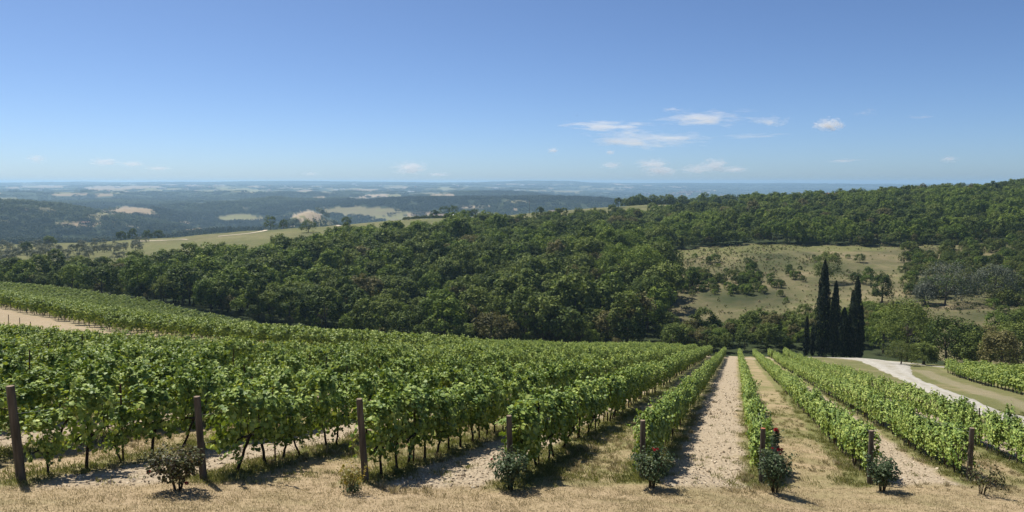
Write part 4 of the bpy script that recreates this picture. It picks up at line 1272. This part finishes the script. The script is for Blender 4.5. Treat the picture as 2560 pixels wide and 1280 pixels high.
for k, (px, h, w) in enumerate(((1707, 34, 9), (1711, 30, 7))):
    x, y, z = at_col(px, 7000)
    o = empty('church_tower', (x, y, z)); tag(o, ('taller' if k == 0 else 'shorter') + ' pale tower rising over the far hill town', 'tower')
    ob('wall', mesh('wall', *box(-w / 2, w / 2, -w / 2, w / 2, -4, h), [M['wall']]), o)
    ob('roof', mesh('roof', [(-w * .6, -w * .6, h), (w * .6, -w * .6, h), (w * .6, w * .6, h), (-w * .6, w * .6, h), (0, 0, h + 5)], [(0, 1, 4), (1, 2, 4), (2, 3, 4), (3, 0, 4), (3, 2, 1, 0)], [M['roof']]), o)
for k in range(70):
    px, D = r.uniform(20, 1640), r.uniform(5200, 10500)
    x, y, z = at_col(px, D)
    o = ob('plateau_farm', town_me[int(r.choice([0, 1, 3]))], loc=(x, y, z)); s = r.uniform(.9, 1.6); o.scale = (s, s, s); o.rotation_euler = (0, 0, r.uniform(-1, 1))
    tag(o, 'tiny pale farm building scattered on the hazy far plateau', 'house', 'farm buildings of the far plateau')

# utility pole on the ridge
x, y, z = at_col(1324, 700)
o = empty('utility_pole', (x, y, z)); tag(o, 'thin dark utility pole on the ridge above the wood', 'pole')
ob('mast', mesh('mast', *tube([(0, 0, -1), (0, 0, 14)], [.16, .11], 8), [M['trunk']]), o)
ob('crossarm', mesh('crossarm', *box(-1, 1, -.06, .06, 13, 13.15), [M['trunk']]), o)

# ------------------------------------------------------------------ bird
def bird():
    V = [(0, .34, 0), (.05, .15, .03), (-.05, .15, .03), (0, .15, -.05), (.04, -.15, .02), (-.04, -.15, .02), (0, -.15, -.03), (.07, -.36, 0), (-.07, -.36, 0),
         (.38, .12, .12), (.36, -.06, .12), (.8, -.04, .06), (-.38, .12, .12), (-.36, -.06, .12), (-.8, -.04, .06)]
    F = [(0, 2, 1), (0, 1, 3), (0, 3, 2), (1, 2, 5, 4), (1, 4, 6, 3), (2, 3, 6, 5), (4, 5, 8, 7), (4, 7, 6), (5, 6, 8), (6, 7, 8), (1, 9, 10, 4), (9, 11, 10), (2, 5, 13, 12), (12, 13, 14)]
    return mesh('bird', V, F, [plain_mat('dark_feathers', (.02, .02, .02), (.05, .045, .04), 9, .8, 0)])
D = 170.0; h_, v_ = (1443 - 1280) / FPX, (640 - 289) / FPX
o = ob('bird', bird(), loc=(h_ * D, (CP + v_ * SP) * D, (-SP + v_ * CP) * D)); o.rotation_euler = (.1, .35, .9); o.scale = (.42, .42, .42)
tag(o, 'small dark bird gliding alone in the open sky', 'bird')

# ------------------------------------------------------------------ clouds
def cloud_mat(name, dens, thresh, scale, stretch, soft):
    m, nt = new_mat(name)
    tc = N(nt, 'ShaderNodeTexCoord'); oi = N(nt, 'ShaderNodeObjectInfo')
    ln = N(nt, 'ShaderNodeVectorMath'); ln.operation = 'LENGTH'; nt.links.new(tc.outputs['Object'], ln.inputs[0])
    mp = N(nt, 'ShaderNodeMapping'); mp.inputs['Scale'].default_value = stretch
    ad = N(nt, 'ShaderNodeVectorMath'); ad.operation = 'MULTIPLY_ADD'
    nt.links.new(tc.outputs['Object'], mp.inputs[0]); nt.links.new(mp.outputs[0], ad.inputs[0]); ad.inputs[1].default_value = (1, 1, 1)
    cb = N(nt, 'ShaderNodeCombineXYZ'); v = math_(nt, 'MULTIPLY', oi.outputs['Random'], 53.0)
    for k in range(3): nt.links.new(v, cb.inputs[k])
    nt.links.new(cb.outputs[0], ad.inputs[2])
    nz = noise(nt, scale, 7, ad.outputs[0], .66)
    fall = math_(nt, 'MULTIPLY', math_(nt, 'SUBTRACT', 1.0, ln.outputs['Value'], True), soft)
    d = math_(nt, 'SUBTRACT', math_(nt, 'ADD', math_(nt, 'MULTIPLY', nz, 2.5), fall), thresh, True)
    sx = math_(nt, 'MULTIPLY', d, dens)
    vp = N(nt, 'ShaderNodeVolumePrincipled'); vp.inputs['Color'].default_value = (1, 1, 1, 1); vp.inputs['Anisotropy'].default_value = .2
    nt.links.new(sx, vp.inputs['Density'])
    o = nt.nodes.new('ShaderNodeOutputMaterial'); nt.links.new(vp.outputs[0], o.inputs['Volume'])
    m.cycles.volume_step_rate = 1.0
    return m
M['wisp'] = cloud_mat('wisp_cloud', .0055, 1.62, 2.4, (1.0, 1.0, .7), .75)
M['puff'] = cloud_mat('puff_cloud', .015, 1.5, 2.2, (1, 1, 1), .75)
M['faint'] = cloud_mat('faint_cloud', .0018, 1.62, 2.4, (1.0, 1.0, .7), .75)
M['low'] = cloud_mat('low_cloud', .0030, 1.48, 2.6, (1, 1, 1), .75)
def ball():
    n, k = 10, 20
    V = [(0, 0, -1)] + [(math.cos(2 * math.pi * j / k) * math.sin(math.pi * i / n), math.sin(2 * math.pi * j / k) * math.sin(math.pi * i / n), -math.cos(math.pi * i / n)) for i in range(1, n) for j in range(k)] + [(0, 0, 1)]
    F = [(0, 1 + (j + 1) % k, 1 + j) for j in range(k)]
    for i in range(n - 2):
        F += [(1 + i * k + j, 1 + i * k + (j + 1) % k, 1 + (i + 1) * k + (j + 1) % k, 1 + (i + 1) * k + j) for j in range(k)]
    F += [(len(V) - 1, 1 + (n - 2) * k + j, 1 + (n - 2) * k + (j + 1) % k) for j in range(k)]
    return V, F
ball_me = {k: mesh('cloud', *ball(), [M[k]]) for k in ('wisp', 'puff', 'low', 'faint')}
CLOUDS = [(1607, 348, 300, 44, 'wisp', 14000, 'large white lens-shaped cloud, lowest of the wispy ones'), (1523, 315, 250, 22, 'wisp', 14000, 'long thin streak of cloud left of the wispy group'),
          (1755, 297, 240, 34, 'wisp', 15000, 'broad feathery wisp high in the middle of the cloud group'), (1926, 303, 100, 30, 'wisp', 15000, 'short bright wisp at the right end of the cloud group'),
          (1680, 274, 60, 13, 'wisp', 15000, 'small topmost flake of cloud above the group'), (1890, 340, 190, 12, 'wisp', 16000, 'faint thin streak right of the lens-shaped cloud'),
          (1862, 277, 80, 10, 'wisp', 15000, 'faint little streak high on the right of the group'), (2070, 312, 66, 32, 'puff', 15000, 'isolated bright little puff of cloud on the right'),
          (2103, 314, 22, 18, 'puff', 15000, 'tiny curl of cloud beside the isolated bright puff'), (2165, 281, 70, 18, 'wisp', 16000, 'faint diagonal wisp high on the right'),
          (2300, 292, 80, 12, 'wisp', 16000, 'faintest wisp at the far right of the sky'), (1382, 376, 26, 14, 'puff', 20000, 'tiny round puff of cloud over the middle ridge'),
          (1525, 381, 24, 12, 'puff', 20000, 'tiny puff of cloud below the lens-shaped one'), (1630, 410, 78, 26, 'low', 34000, 'heaped pale cumulus low over the horizon, left of two'),
          (1650, 427, 90, 24, 'low', 34000, 'lower flat bank under the left cumulus heap'), (1786, 414, 70, 34, 'low', 34000, 'tallest heaped cumulus low over the far town'),
          (1740, 423, 70, 24, 'low', 34000, 'rounded cumulus shoulder left of the tallest heap'), (1835, 424, 70, 16, 'low', 34000, 'low cumulus tail right of the tallest heap'),
          (1527, 413, 56, 16, 'low', 34000, 'small faint cumulus low over the middle horizon'), (1025, 420, 84, 32, 'low', 34000, 'pale cumulus heap low over the left half horizon'),
          (1095, 436, 60, 10, 'low', 34000, 'thin strip of low cloud right of the left cumulus heap'), (262, 405, 62, 20, 'low', 34000, 'faint cumulus low over the left plateau'),
          (330, 410, 60, 14, 'low', 34000, 'faint flat cloud beside the one over the left plateau'), (92, 397, 40, 22, 'low', 34000, 'faint small cumulus at the far left'),
          (395, 421, 60, 10, 'low', 34000, 'faint low cloud strip over the left plateau, third'), (776, 435, 40, 10, 'low', 34000, 'tiny pale cloud strip touching the middle horizon'),
          (2372, 398, 42, 16, 'low', 34000, 'small low cumulus over the wooded ridge at the right'), (2110, 402, 110, 10, 'low', 34000, 'very faint streak low above the ridge house')]
for px, py, w, h, kd, D, lab in CLOUDS:
    if 'faint' in lab and kd == 'wisp' or px == 2110: kd = 'faint'
    hh, v = (px - 1280) / FPX, (640 - py) / FPX
    o = ob('cloud', ball_me[kd], loc=(hh * D, (CP + v * SP) * D, (-SP + v * CP) * D))
    a, b = w / 2 / FPX * D * 1.3, h / 2 / FPX * D * 1.35
    o.scale = (a, min(a, 1200 if kd == 'wisp' else a), b)
    o.rotation_euler = (0, math.radians(2 if kd == 'wisp' else 0), 0)
    tag(o, lab, 'cloud', 'clouds of the afternoon sky')

# ------------------------------------------------------------------ haze
hm, nt = new_mat('haze_air')
vp = N(nt, 'ShaderNodeVolumePrincipled'); vp.inputs['Color'].default_value = (.50, .76, 1.0, 1); vp.inputs['Density'].default_value = 1.05e-4; vp.inputs['Anisotropy'].default_value = .3
o_ = nt.nodes.new('ShaderNodeOutputMaterial'); nt.links.new(vp.outputs[0], o_.inputs['Volume'])
HAZE_TOP = 30.0                                              # the treetops of the far skyline reach about 27 m
HAZE_LOW = min(min(v.co.z for v in o.data.vertices) for o in sc.objects if o.name in ('ground', 'far_hills')) - 1.0
hz = ob('haze', mesh('haze', *box(-20000, 20000, -20000, 20000, HAZE_LOW, HAZE_TOP), [hm])); hz['kind'] = 'stuff'; hz['label'] = 'pale blue summer haze filling the valley'
